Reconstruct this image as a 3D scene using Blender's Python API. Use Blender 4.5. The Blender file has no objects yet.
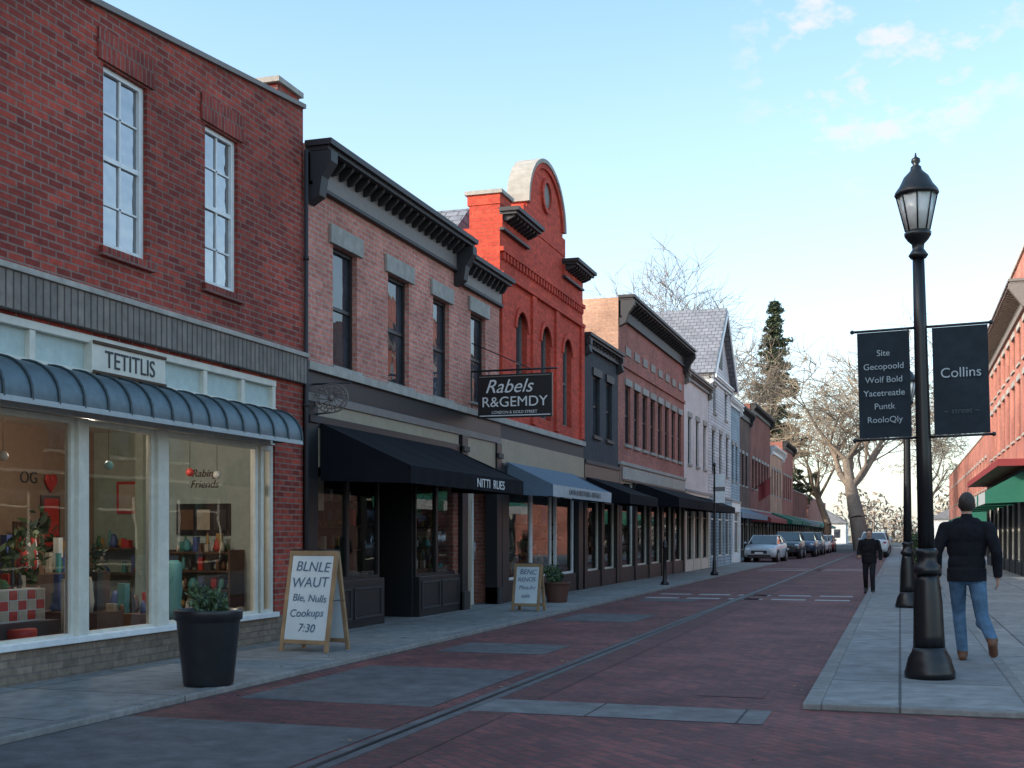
import bpy, math, random
from mathutils import Vector, Matrix, Euler
R=random.Random(7)
scene=bpy.context.scene
COL=scene.collection
# ------------------------------------------------------------------ materials
def newmat(name):
    m=bpy.data.materials.new(name); m.use_nodes=True
    nt=m.node_tree; b=nt.nodes['Principled BSDF']; return m,nt,b
def N(nt,t,**k):
    n=nt.nodes.new(t)
    for a,v in k.items(): setattr(n,a,v)
    return n
def math_(nt,op,a,b=None):
    n=N(nt,'ShaderNodeMath',operation=op)
    for i,v in enumerate((a,b)):
        if v is None: continue
        if isinstance(v,(int,float)): n.inputs[i].default_value=v
        else: nt.links.new(v,n.inputs[i])
    return n.outputs[0]
def mixc(nt,f,a,b,bt='MIX'):
    n=N(nt,'ShaderNodeMix',data_type='RGBA',blend_type=bt)
    for s,v in ((n.inputs[0],f),(n.inputs[6],a),(n.inputs[7],b)):
        if isinstance(v,(int,float)): s.default_value=v
        elif isinstance(v,tuple): s.default_value=(v[0],v[1],v[2],1)
        else: nt.links.new(v,s)
    return n.outputs[2]
def wall_uv(nt):
    g=N(nt,'ShaderNodeNewGeometry')
    sn=N(nt,'ShaderNodeSeparateXYZ'); nt.links.new(g.outputs['True Normal'],sn.inputs[0])
    sp=N(nt,'ShaderNodeSeparateXYZ'); nt.links.new(g.outputs['Position'],sp.inputs[0])
    ax=math_(nt,'GREATER_THAN',math_(nt,'ABSOLUTE',sn.outputs[0]),.5)
    az=math_(nt,'GREATER_THAN',math_(nt,'ABSOLUTE',sn.outputs[2]),.7)
    u=math_(nt,'ADD',math_(nt,'MULTIPLY',sp.outputs[0],math_(nt,'SUBTRACT',1,ax)),math_(nt,'MULTIPLY',sp.outputs[1],ax))
    v=math_(nt,'ADD',math_(nt,'MULTIPLY',sp.outputs[2],math_(nt,'SUBTRACT',1,az)),math_(nt,'MULTIPLY',sp.outputs[1],az))
    c=N(nt,'ShaderNodeCombineXYZ'); nt.links.new(u,c.inputs[0]); nt.links.new(v,c.inputs[1])
    return c.outputs[0],g.outputs['Position']
def noise(nt,vec,scale,detail=4,rough=.6):
    n=N(nt,'ShaderNodeTexNoise'); n.inputs['Scale'].default_value=scale; n.inputs['Detail'].default_value=detail
    n.inputs['Roughness'].default_value=rough
    if vec is not None: nt.links.new(vec,n.inputs['Vector'])
    return n.outputs['Fac']
def ramp(nt,f,a,b,c0=0.,c1=1.):
    n=N(nt,'ShaderNodeMapRange'); n.inputs[1].default_value=a; n.inputs[2].default_value=b
    n.inputs[3].default_value=c0; n.inputs[4].default_value=c1
    nt.links.new(f,n.inputs[0]); return n.outputs[0]
def sc(c,k): return tuple(min(1,x*k) for x in c)
def brick(name,c1,c2,mortar,bw=.22,rh=.075,ms=.009,rot=0,var=.35,bump=.6,rough=.85,soot=.5):
    m,nt,b=newmat(name); uv,pos=wall_uv(nt)
    if rot:
        mp=N(nt,'ShaderNodeMapping'); mp.inputs['Rotation'].default_value[2]=rot; nt.links.new(uv,mp.inputs[0]); uv=mp.outputs[0]
    t=N(nt,'ShaderNodeTexBrick'); nt.links.new(uv,t.inputs['Vector'])
    t.inputs['Scale'].default_value=1; t.inputs['Brick Width'].default_value=bw; t.inputs['Row Height'].default_value=rh
    t.inputs['Mortar Size'].default_value=ms; t.inputs['Mortar Smooth'].default_value=.3
    t.inputs['Color1'].default_value=(*c1,1); t.inputs['Color2'].default_value=(*c2,1); t.inputs['Mortar'].default_value=(*mortar,1)
    big=ramp(nt,noise(nt,pos,.7,5),.3,.7,1-var,1+var*.6)
    sm=ramp(nt,noise(nt,pos,14,3),.3,.7,.8,1.2)
    k=math_(nt,'MULTIPLY',big,sm)
    cc=N(nt,'ShaderNodeCombineColor')
    for i in range(3): nt.links.new(k,cc.inputs[i])
    col=mixc(nt,1,t.outputs['Color'],cc.outputs[0],'MULTIPLY')
    st=ramp(nt,noise(nt,pos,1.9,6,.7),.56,.75,0,soot)
    col=mixc(nt,st,col,sc(c1,.35))
    mp2=N(nt,'ShaderNodeMapping'); mp2.inputs['Scale'].default_value=(3.5,3.5,.35); nt.links.new(pos,mp2.inputs[0])
    sk_=ramp(nt,noise(nt,mp2.outputs[0],1.0,5,.65),.56,.74,0,soot*.6)
    col=mixc(nt,sk_,col,sc(c2,.6))
    nt.links.new(col,b.inputs['Base Color']); b.inputs['Roughness'].default_value=rough
    b.inputs['Specular IOR Level'].default_value=.3
    h=math_(nt,'ADD',math_(nt,'MULTIPLY',t.outputs['Fac'],-1),math_(nt,'MULTIPLY',noise(nt,pos,45,3),.5))
    bp=N(nt,'ShaderNodeBump'); bp.inputs['Strength'].default_value=bump; bp.inputs['Distance'].default_value=.008
    nt.links.new(h,bp.inputs['Height']); nt.links.new(bp.outputs[0],b.inputs['Normal'])
    return m
def stone(name,c,var=.25,scale=6,rough=.85,bump=.3,joint=None,spec=.3,dark=None,metal=0):
    m,nt,b=newmat(name); uv,pos=wall_uv(nt)
    n1=ramp(nt,noise(nt,pos,scale,6,.65),.3,.7,0,1); n2=ramp(nt,noise(nt,pos,scale*.13,4),.35,.65,0,1)
    col=mixc(nt,n1,sc(c,1-var),sc(c,1+var)); col=mixc(nt,math_(nt,'MULTIPLY',n2,.45),col,dark if dark else sc(c,.6))
    h=noise(nt,pos,scale*8,4)
    if joint:
        t=N(nt,'ShaderNodeTexBrick'); nt.links.new(uv,t.inputs['Vector']); t.inputs['Scale'].default_value=1
        t.inputs['Brick Width'].default_value=joint[0]; t.inputs['Row Height'].default_value=joint[1]; t.inputs['Mortar Size'].default_value=joint[2]
        t.offset=joint[3] if len(joint)>3 else .5
        t.inputs['Color1'].default_value=(1,1,1,1); t.inputs['Color2'].default_value=(.80,.81,.84,1); t.inputs['Mortar'].default_value=(.35,.35,.36,1)
        col=mixc(nt,1,col,t.outputs['Color'],'MULTIPLY'); h=math_(nt,'SUBTRACT',h,math_(nt,'MULTIPLY',t.outputs['Fac'],2))
    nt.links.new(col,b.inputs['Base Color']); b.inputs['Roughness'].default_value=rough; b.inputs['Specular IOR Level'].default_value=spec
    b.inputs['Metallic'].default_value=metal
    bp=N(nt,'ShaderNodeBump'); bp.inputs['Strength'].default_value=bump; bp.inputs['Distance'].default_value=.006
    nt.links.new(h,bp.inputs['Height']); nt.links.new(bp.outputs[0],b.inputs['Normal'])
    return m
def paint(name,c,rough=.5,var=.12,spec=.5,metal=0,bump=.08): return stone(name,c,var,9,rough,bump,None,spec,sc(c,.8),metal)
def cloth(name,c):
    m,nt,b=newmat(name); g=N(nt,'ShaderNodeTexCoord').outputs['Object']
    n1=ramp(nt,noise(nt,g,7,4),.3,.7,0,1)
    nt.links.new(mixc(nt,n1,sc(c,.7),sc(c,1.3)),b.inputs['Base Color']); b.inputs['Roughness'].default_value=.9; b.inputs['Specular IOR Level'].default_value=.15
    bp=N(nt,'ShaderNodeBump'); bp.inputs['Strength'].default_value=.9; bp.inputs['Distance'].default_value=.03
    nt.links.new(noise(nt,g,9,3),bp.inputs['Height']); nt.links.new(bp.outputs[0],b.inputs['Normal']); return m
def glass_shop(name,fac=.10,tint=(.88,.91,.91)):
    m=bpy.data.materials.new(name); m.use_nodes=True; nt=m.node_tree; nt.nodes.clear()
    o=N(nt,'ShaderNodeOutputMaterial'); mx=N(nt,'ShaderNodeMixShader'); tr=N(nt,'ShaderNodeBsdfTransparent'); gl=N(nt,'ShaderNodeBsdfGlossy')
    tr.inputs[0].default_value=(*tint,1); gl.inputs['Roughness'].default_value=.01
    fr=N(nt,'ShaderNodeFresnel'); fr.inputs[0].default_value=1.5
    f=math_(nt,'ADD',fr.outputs[0],fac)
    bp=N(nt,'ShaderNodeBump'); bp.inputs['Strength'].default_value=.05; bp.inputs['Distance'].default_value=.02
    g=N(nt,'ShaderNodeNewGeometry'); nt.links.new(noise(nt,g.outputs['Position'],1.5,2),bp.inputs['Height']); nt.links.new(bp.outputs[0],gl.inputs['Normal'])
    nt.links.new(f,mx.inputs[0]); nt.links.new(tr.outputs[0],mx.inputs[1]); nt.links.new(gl.outputs[0],mx.inputs[2]); nt.links.new(mx.outputs[0],o.inputs[0]); return m
def glass_dark(name,c=(.02,.024,.03),fac=.2,rng=3,bs=.12):
    m=bpy.data.materials.new(name); m.use_nodes=True; nt=m.node_tree; nt.nodes.clear()
    o=N(nt,'ShaderNodeOutputMaterial'); mx=N(nt,'ShaderNodeMixShader'); tr=N(nt,'ShaderNodeBsdfDiffuse'); gl=N(nt,'ShaderNodeBsdfGlossy')
    g=N(nt,'ShaderNodeNewGeometry')
    n=ramp(nt,noise(nt,g.outputs['Position'],1.3,3),.35,.65,0,1)
    nt.links.new(mixc(nt,n,c,sc(c,rng)),tr.inputs[0]); gl.inputs['Roughness'].default_value=.02
    fr=N(nt,'ShaderNodeFresnel'); fr.inputs[0].default_value=1.5
    f=math_(nt,'ADD',fr.outputs[0],fac)
    bp=N(nt,'ShaderNodeBump'); bp.inputs['Strength'].default_value=bs; bp.inputs['Distance'].default_value=.03
    nt.links.new(noise(nt,g.outputs['Position'],2.2,2),bp.inputs['Height']); nt.links.new(bp.outputs[0],gl.inputs['Normal'])
    nt.links.new(f,mx.inputs[0]); nt.links.new(tr.outputs[0],mx.inputs[1]); nt.links.new(gl.outputs[0],mx.inputs[2]); nt.links.new(mx.outputs[0],o.inputs[0]); return m

# ------------------------------------------------------------------ mesh builder
class MB:
    def __init__(s): s.v=[]; s.f=[]; s.m=[]; s.mats=[]; s.sm=[]
    def mi(s,m):
        if m not in s.mats: s.mats.append(m)
        return s.mats.index(m)
    def poly(s,pts,m,smooth=False):
        i=len(s.v); s.v+= [tuple(p) for p in pts]; s.f.append(tuple(range(i,i+len(pts)))); s.m.append(s.mi(m)); s.sm.append(smooth)
    def grid(s,rings,m,closed=True,smooth=True,caps=True):
        i=len(s.v); n=len(rings[0]); k=s.mi(m)
        for r in rings: s.v+=[tuple(p) for p in r]
        for a in range(len(rings)-1):
            for b in range(n if closed else n-1):
                c=(b+1)%n; s.f.append((i+a*n+b,i+a*n+c,i+(a+1)*n+c,i+(a+1)*n+b)); s.m.append(k); s.sm.append(smooth)
        if caps and closed:
            s.f.append(tuple(i+b for b in reversed(range(n)))); s.m.append(k); s.sm.append(False)
            s.f.append(tuple(i+(len(rings)-1)*n+b for b in range(n))); s.m.append(k); s.sm.append(False)
    def box(s,x0,x1,y0,y1,z0,z1,m):
        if x0>x1:x0,x1=x1,x0
        i=len(s.v); s.v+=[(x0,y0,z0),(x1,y0,z0),(x1,y1,z0),(x0,y1,z0),(x0,y0,z1),(x1,y0,z1),(x1,y1,z1),(x0,y1,z1)]
        k=s.mi(m)
        for f in ((0,3,2,1),(4,5,6,7),(0,1,5,4),(1,2,6,5),(2,3,7,6),(3,0,4,7)): s.f.append(tuple(i+a for a in f)); s.m.append(k); s.sm.append(False)
    def prism_y(s,prof,y0,y1,m,smooth=False):
        s.grid([[(x,y0,z) for x,z in prof],[(x,y1,z) for x,z in prof]],m,True,smooth)
    def prism_x(s,prof,x0,x1,m,smooth=False):
        s.grid([[(x0,y,z) for y,z in prof],[(x1,y,z) for y,z in prof]],m,True,smooth)
    def tube(s,p0,p1,r0,r1,m,n=8,caps=True,smooth=True):
        p0=Vector(p0);p1=Vector(p1);d=(p1-p0)
        if d.length<1e-6:return
        d.normalize(); a=d.orthogonal().normalized(); b=d.cross(a)
        rg=[]
        for p,r in((p0,r0),(p1,r1)): rg.append([p+(a*math.cos(t*2*math.pi/n)+b*math.sin(t*2*math.pi/n))*r for t in range(n)])
        s.grid(rg,m,True,smooth,caps)
    def lathe(s,c,prof,m,n=20,flute=0,z0=0):
        rg=[]
        for q in prof:
            r,z=q[0],q[1]; fl=q[2] if len(q)>2 else 0
            rg.append([(c[0]+r*(1-fl*(t%2))*math.cos(t*2*math.pi/n),c[1]+r*(1-fl*(t%2))*math.sin(t*2*math.pi/n),c[2]+z) for t in range(n)])
        s.grid(rg,m,True,True)
    def ball(s,c,r,m,n=12,k=8):
        if not isinstance(r,tuple): r=(r,r,r)
        rg=[]
        for a in range(k+1):
            th=math.pi*a/k; q=max(math.sin(th),1e-3)
            rg.append([(c[0]+r[0]*q*math.cos(t*2*math.pi/n),c[1]+r[1]*q*math.sin(t*2*math.pi/n),c[2]-r[2]*math.cos(th)) for t in range(n)])
        s.grid(rg,m,True,True)
    def leaves(s,c,r,n,size,mats,rng=R):
        for _ in range(n):
            while True:
                p=Vector((rng.uniform(-1,1),rng.uniform(-1,1),rng.uniform(-1,1)))
                if p.length<1: break
            p=Vector((c[0]+p.x*r[0],c[1]+p.y*r[1],c[2]+p.z*r[2]))
            a=Vector((rng.gauss(0,1),rng.gauss(0,1),rng.gauss(0,1))).normalized(); b=a.orthogonal().normalized(); k=size*rng.uniform(.6,1.4)
            s.poly([p-a*k,p-b*k*.4,p+a*k,p+b*k*.4],rng.choice(mats))
    def build(s,name,parent=None,local=False,bevel=0,merge=False):
        me=bpy.data.meshes.new(name); me.from_pydata(s.v,[],s.f)
        for m in s.mats: me.materials.append(m)
        for p,k,sm in zip(me.polygons,s.m,s.sm): p.material_index=k; p.use_smooth=sm
        me.update()
        o=bpy.data.objects.new(name,me); COL.objects.link(o)
        if parent: 
            o.parent=parent
            if not local: o.matrix_parent_inverse=Matrix.Translation(-Vector(parent.location))
        if bevel:
            b=o.modifiers.new('bev','BEVEL'); b.width=bevel; b.segments=2; b.limit_method='ANGLE'
        return o
def empty(name,loc=(0,0,0),rot=(0,0,0)):
    e=bpy.data.objects.new(name,None); e.location=loc; e.rotation_euler=rot; e.empty_display_size=.3; COL.objects.link(e); return e
def text(body,size,loc,facing,m,parent,local=False,align='CENTER',shear=0,sx=1,name='lettering',ext=.003,space=1.,tilt=0):
    cu=bpy.data.curves.new(name,'FONT'); cu.body=body; cu.size=size; cu.align_x=align; cu.align_y='CENTER'; cu.extrude=ext; cu.shear=shear; cu.space_line=space
    cu.materials.append(m); o=bpy.data.objects.new(name,cu); COL.objects.link(o); o.location=loc; o.scale=(sx,1,1)
    o.rotation_euler={'E':(math.pi/2,0,math.pi/2),'S':(math.pi/2-tilt,0,0)}[facing]
    o.parent=parent
    if not local: o.matrix_parent_inverse=Matrix.Translation(-Vector(parent.location))
    return o

# ------------------------------------------------------------------ palette
M={}
M['b1']=brick('brick_red',(.43,.07,.046),(.19,.032,.026),(.24,.15,.125),var=.35,ms=.011)
M['b1s']=brick('brick_soldier',(.35,.06,.042),(.20,.036,.03),(.2,.13,.11),bw=.075,rh=.36,ms=.011)
M['tan']=brick('brick_tan',(.27,.21,.16),(.19,.145,.11),(.17,.14,.12))
M['b2']=brick('brick_pink',(.64,.24,.18),(.46,.16,.125),(.47,.33,.28),ms=.012,soot=.3)
M['b3']=brick('brick_bright_red',(.68,.085,.046),(.48,.058,.036),(.36,.09,.06),ms=.006,var=.2,soot=.3)
M['b5']=brick('brick_brown_red',(.46,.155,.115),(.32,.11,.09),(.32,.2,.17),var=.25)
M['b5s']=brick('brick_buff',(.60,.34,.22),(.50,.27,.18),(.45,.32,.26))
M['b8']=brick('brick_dark',(.16,.08,.06),(.11,.06,.05),(.12,.1,.09))
M['b9']=brick('brick_maroon',(.29,.085,.06),(.2,.06,.05),(.18,.12,.1))
M['br']=brick('brick_salmon',(.50,.17,.12),(.40,.13,.10),(.4,.25,.2),soot=.25)
M['band']=stone('stone_band',(.27,.23,.20),joint=(.10,.5,.012,0),bump=.6)
M['stone']=stone('limestone',(.42,.39,.35))
M['lint']=stone('lintel_stone',(.38,.36,.33))
M['cream']=paint('cream_paint',(.66,.64,.56),.45)
M['white']=paint('white_paint',(.78,.79,.79),.45)
M['beige']=paint('beige_paint',(.33,.27,.19),.6)
M['black']=paint('black_paint',(.012,.012,.014),.45)
M['iron']=paint('cast_iron_black',(.009,.010,.012),.35,.2,.5,bump=.25)
M['dkgrey']=stone('dark_grey_stucco',(.055,.06,.07))
M['corn']=paint('dark_cornice_paint',(.030,.028,.032),.6)
M['corn2']=paint('cornice_grey',(.20,.17,.155),.6)
M['roof']=stone('roof_gravel',(.16,.15,.15),scale=20)
M['shingle']=stone('slate_shingles',(.24,.25,.28),joint=(.3,.2,.015))
M['awnB']=paint('awning_black_canvas',(.009,.010,.014),.85,spec=.12)
M['awnT']=paint('awning_blue_metal',(.10,.14,.16),.45,.25,.5,metal=.3)
M['awnTr']=paint('awning_seam_metal',(.05,.07,.08),.45,.2,.5,metal=.3)
M['awnBlue']=paint('awning_blue_canvas',(.10,.15,.21),.6)
M['awnG']=paint('awning_green_canvas',(.015,.14,.09),.7)
M['awnR']=paint('awning_red_canvas',(.25,.03,.03),.7)
M['valL']=paint('awning_pale_valance',(.42,.45,.46),.7)
M['txtW']=paint('lettering_white',(.75,.75,.75),.6)
M['txtD']=paint('lettering_dark',(.03,.035,.04),.6)
M['txtB']=paint('lettering_blue_marker',(.08,.14,.22),.6)
M['gl']=glass_shop('shop_window_glass',.015)
M['gd']=glass_dark('upper_window_glass',fac=.03)
M['gb']=glass_dark('sash_window_glass',(.02,.024,.03),.28,4,.5)
M['int']=paint('interior_tan',(.36,.30,.24),.8)
M['intbr']=paint('interior_brown',(.28,.18,.12),.8)
M['int2']=paint('interior_grey_green',(.46,.54,.52),.8)
M['intg']=paint('interior_sage',(.32,.38,.31),.8)
M['intd']=paint('interior_dark',(.12,.09,.075),.8)
M['wood']=stone('pine_wood',(.34,.22,.125),scale=4)
M['woodd']=stone('dark_wood',(.10,.06,.04),scale=4)
M['floor']=stone('interior_floor',(.22,.15,.10),scale=4)
M['board']=paint('whiteboard_face',(.62,.69,.74),.4,.05)
M['sidewalk']=stone('sidewalk_concrete',(.29,.28,.265),var=.32,scale=5,joint=(1.5,1.5,.014,0),bump=.35,rough=.9)
M['conc']=stone('concrete_slab',(.27,.268,.262),var=.32,scale=4,bump=.35,rough=.9,joint=(1.9,3.0,.014,0))
M['conc2']=stone('concrete_patch',(.125,.122,.126),var=.38,scale=4,bump=.4,rough=.9,dark=(.09,.07,.07))
M['conc3']=stone('concrete_band',(.19,.185,.185),var=.38,scale=4,bump=.4,rough=.9,joint=(1.2,3.0,.012,0),dark=(.11,.085,.085))
M['kerb']=stone('kerb_granite',(.25,.24,.23),scale=12,joint=(9,1.4,.010,0))
M['street']=brick('street_brick_paving',(.235,.074,.068),(.13,.049,.050),(.09,.068,.068),bw=.21,rh=.105,ms=.009,rot=math.radians(45),var=.4,bump=.9,rough=.75,soot=.6)
M['street2']=brick('street_brick_band',(.18,.06,.055),(.11,.044,.044),(.075,.062,.062),bw=.21,rh=.105,ms=.009,var=.3,bump=.9,rough=.75)
M['asph']=stone('asphalt',(.06,.062,.066),scale=10)
M['grass']=stone('far_ground',(.12,.12,.08),scale=2)
M['cross']=stone('crosswalk_paint',(.40,.40,.40),scale=5)
M['terra']=paint('terracotta_dark',(.12,.05,.035),.7)
M['soil']=stone('soil',(.04,.03,.02))
M['leaf']=paint('leaf_green',(.045,.08,.03),.6); M['leaf2']=paint('leaf_light',(.09,.13,.05),.6); M['leaf3']=paint('leaf_dark',(.02,.04,.018),.6)
M['bark']=stone('willow_bark',(.21,.165,.13),scale=3); M['twig']=stone('willow_twigs',(.33,.265,.195),scale=1); M['twig2']=stone('bare_twigs',(.22,.18,.15),scale=1)
M['pine']=paint('pine_needles',(.04,.06,.03),.7); M['pine2']=paint('pine_needles_light',(.09,.10,.045),.7)
M['siding']=stone('pale_siding',(.76,.76,.75),var=.1,joint=(4,.14,.012,0)); M['siding2']=stone('blue_siding',(.38,.48,.54),joint=(4,.14,.012,0))
M['pinkw']=stone('painted_pale_brick',(.72,.66,.63),var=.12)
M['rubber']=paint('tyre_rubber',(.02,.02,.02),.8); M['alloy']=paint('alloy_wheel',(.5,.5,.52),.3,metal=.8)
M['cglass']=glass_dark('car_glass',(.015,.018,.02),.1)
M['hl']=paint('headlight_lens',(.75,.78,.8),.1); M['rl']=paint('tail_light',(.35,.01,.01),.2)
M['skin']=paint('skin',(.45,.26,.19),.5); M['hair']=paint('hair_dark',(.03,.022,.018),.6)
M['lampg']=paint('frosted_lamp_glass',(.62,.64,.62),.15,.1)
goodsM=[paint('goods_%s'%n,c,.5) for n,c in (('red',(.5,.04,.03)),('white',(.6,.6,.57)),('teal',(.08,.28,.28)),('ochre',(.4,.24,.07)),('green',(.06,.15,.06)),('brown',(.16,.08,.045)),('blue',(.07,.11,.28)),('cream',(.48,.42,.33)),('dark',(.05,.045,.045)))]
def emis(name,c,s):
    m=bpy.data.materials.new(name); m.use_nodes=True; b=m.node_tree.nodes['Principled BSDF']; b.inputs['Emission Color'].default_value=(*c,1); b.inputs['Emission Strength'].default_value=s; return m
M['bulb']=emis('fill_bulb_glow',(1,.72,.4),4)  # glow for the added shop fill lamp
FX=-7.76

# ------------------------------------------------------------------ architectural helpers
def fill_pendant(par,x,y,z,ztop,power):  # added lamp that brightens a shop interior; no such fixture is visible
    mb=MB(); mb.tube((x,y,z+.1),(x,y,ztop),.008,.008,M['iron'],6); mb.lathe((x,y,z),[(.13,0),(.12,.03),(.05,.1),(.03,.14)],M['corn'],14); mb.ball((x,y,z-.0),.045,M['bulb'],10,8)
    mb.build('fill_pendant_lamp',par)
    l=bpy.data.lights.new('fill_pendant_bulb','POINT'); l.energy=power; l.color=(1,.87,.72); l.shadow_soft_size=.06
    o=bpy.data.objects.new('fill_pendant_bulb',l); COL.objects.link(o); o.location=(x,y,z-.12); o.parent=par; o.matrix_parent_inverse=Matrix.Translation(-Vector(par.location))
def wall(mb,X,y0,y1,z0,z1,ops,depth,m,sg=1,mr=None):
    ys=sorted({y0,y1,*[v for o in ops for v in o[:2]]}); zs=sorted({z0,z1,*[v for o in ops for v in o[2:4]]})
    for a,b in zip(ys,ys[1:]):
        for c,d in zip(zs,zs[1:]):
            cy,cz=(a+b)/2,(c+d)/2
            if any(o[0]<cy<o[1] and o[2]<cz<o[3] for o in ops): continue
            mb.poly([(X,a,c),(X,b,c),(X,b,d),(X,a,d)],m)
    mr=mr or m; D=X-sg*depth
    for o in ops:
        a,b,c,d=o[:4]
        mb.poly([(X,a,c),(D,a,c),(D,a,d),(X,a,d)],mr); mb.poly([(X,b,c),(D,b,c),(D,b,d),(X,b,d)],mr)
        mb.poly([(X,a,d),(D,a,d),(D,b,d),(X,b,d)],mr); mb.poly([(X,a,c),(D,a,c),(D,b,c),(X,b,c)],mr)
def body(mb,X,y0,y1,h,m,sg=1,depth=12,mside=None,base=0,roof=True):
    B=X-sg*depth; ms=mside or m
    mb.poly([(X,y0,base),(B,y0,base),(B,y0,h),(X,y0,h)],ms); mb.poly([(X,y1,base),(B,y1,base),(B,y1,h),(X,y1,h)],ms)
    mb.poly([(B,y0,base),(B,y1,base),(B,y1,h),(B,y0,h)],ms)
    if roof: mb.poly([(X,y0,h-.3),(B,y0,h-.3),(B,y1,h-.3),(X,y1,h-.3)],M['roof'])
    mb.box(X-sg*.3,X-sg*.001,y0+.002,y1-.002,h-.32,h-.002,m)
def sash(mf,mg,X,a,b,c,d,sg=1,rec=.1,fm=None,gm=None,fw=.06,vert=True,arch=0,cols=1):
    fm=fm or M['white']; gm=gm or M['gd']
    f0=X-sg*rec; f1=f0+sg*.05
    mf.box(f0,f1,a,a+fw,c,d,fm); mf.box(f0,f1,b-fw,b,c,d,fm); mf.box(f0,f1,a+fw,b-fw,c,c+fw,fm); mf.box(f0,f1,a+fw,b-fw,d-fw,d,fm)
    mid=(c+d)/2; mf.box(f0,f1-sg*.01,a+fw,b-fw,mid-.025,mid+.025,fm)
    if vert:
        for i in range(1,cols+1):
            y=a+(b-a)*i/(cols+1); mf.box(f0+sg*.005,f1-sg*.02,y-.013,y+.013,c+fw,d-fw,fm)
    mg.poly([(f0+sg*.01,a+fw*.5,c+fw*.5),(f0+sg*.01,b-fw*.5,c+fw*.5),(f0+sg*.01,b-fw*.5,d-fw*.5),(f0+sg*.01,a+fw*.5,d-fw*.5)],gm)
def cornice(mb,X,y0,y1,zt,m,sg=1,proj=.45,hh=.5,step=.5,frieze=None,bw=.09,endb=True):
    mb.box(X,X+sg*proj,y0-.04,y1+.04,zt-.08,zt,m); mb.box(X,X+sg*(proj-.06),y0,y1,zt-.14,zt-.081,m)
    mb.box(X,X+sg*.06,y0,y1,zt-hh,zt-.141,frieze or m)
    n=max(2,int((y1-y0)/step*1.5))
    for i in range(n+1):
        y=y0+.1+(y1-y0-.2)*i/n
        P=[(X+sg*.061,zt-.142),(X+sg*(proj-.12),zt-.142),(X+sg*(proj-.14),zt-.19),(X+sg*.14,zt-.14-hh*.28),(X+sg*.061,zt-.14-hh*.31)]
        mb.prism_y(P,y-bw/2,y+bw/2,m)
    mb.box(X,X+sg*.10,y0,y1,zt-hh-.05,zt-hh-.001,m)
    if endb:
        for y in (y0+.1,y1-.1):
            P=[(X+sg*.02,zt-.15),(X+sg*(proj-.02),zt-.15),(X+sg*(proj-.02),zt-.30),(X+sg*(proj*.6),zt-hh*.9),(X+sg*.2,zt-hh-.2),(X+sg*.02,zt-hh-.3)]
            mb.prism_y(P,y-.1,y+.1,m)
def awning(par,X,y0,y1,zt,zf,zb,proj,m,mv=None,sg=1,name='awning',scallop=False):
    mb=MB(); mv=mv or m; F=X+sg*proj; n=max(2,int((y1-y0)/.9))
    rows=[]
    for k in range(7):
        t=k/6; r=[]
        for j in range(n*4+1):
            y=y0+(y1-y0)*j/(n*4); sag=.025*math.sin(t*math.pi)*(1+.8*math.sin(j*math.pi/4)**2)
            r.append((X+sg*(.01+(proj-.01)*t),y,zt+(zf-zt)*t-sag))
        rows.append(r)
    mb.grid(rows,m,False,True)
    rv=[]
    for k in range(3):
        rv.append([(F+sg*.012*math.sin(j*1.7)*k/2,y0+(y1-y0)*j/(n*8),zf+(zb-zf)*k/2+(-.02*abs(math.sin(j*math.pi/4)) if (scallop and k==2) else 0)) for j in range(n*8+1)])
    mb.grid(rv,mv,False,True)
    for y in (y0,y1):
        mb.poly([(X+sg*.01,y,zt),(F,y,zf),(F,y,zb),(X+sg*.01,y,zb+.05)],m)
    for i in range(n+1):
        y=y0+.03+(y1-y0-.06)*i/n; mb.tube((X,y,zb+.1),(F-sg*.03,y,zf-.05),.012,.012,M['iron'],6)
    mb.tube((F-sg*.03,y0,zf-.04),(F-sg*.03,y1,zf-.04),.015,.015,M['iron'],6)
    return mb.build(name,par)
def goods(mb,x0,x1,y0,y1,z,n,hmax=.35,rng=R):
    for _ in range(n):
        x=rng.uniform(x0,x1); y=rng.uniform(y0,y1); w=rng.uniform(.03,.11); h=rng.uniform(.08,hmax); m=rng.choice(goodsM)
        if rng.random()<.5: mb.box(x-w/2,x+w/2,y-w/2,y+w/2,z,z+h,m)
        else: mb.lathe((x,y,z),[(w*.5,0),(w*.8,h*.3),(w*.5,h*.8),(w*.3,h)],m,8)
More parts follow.
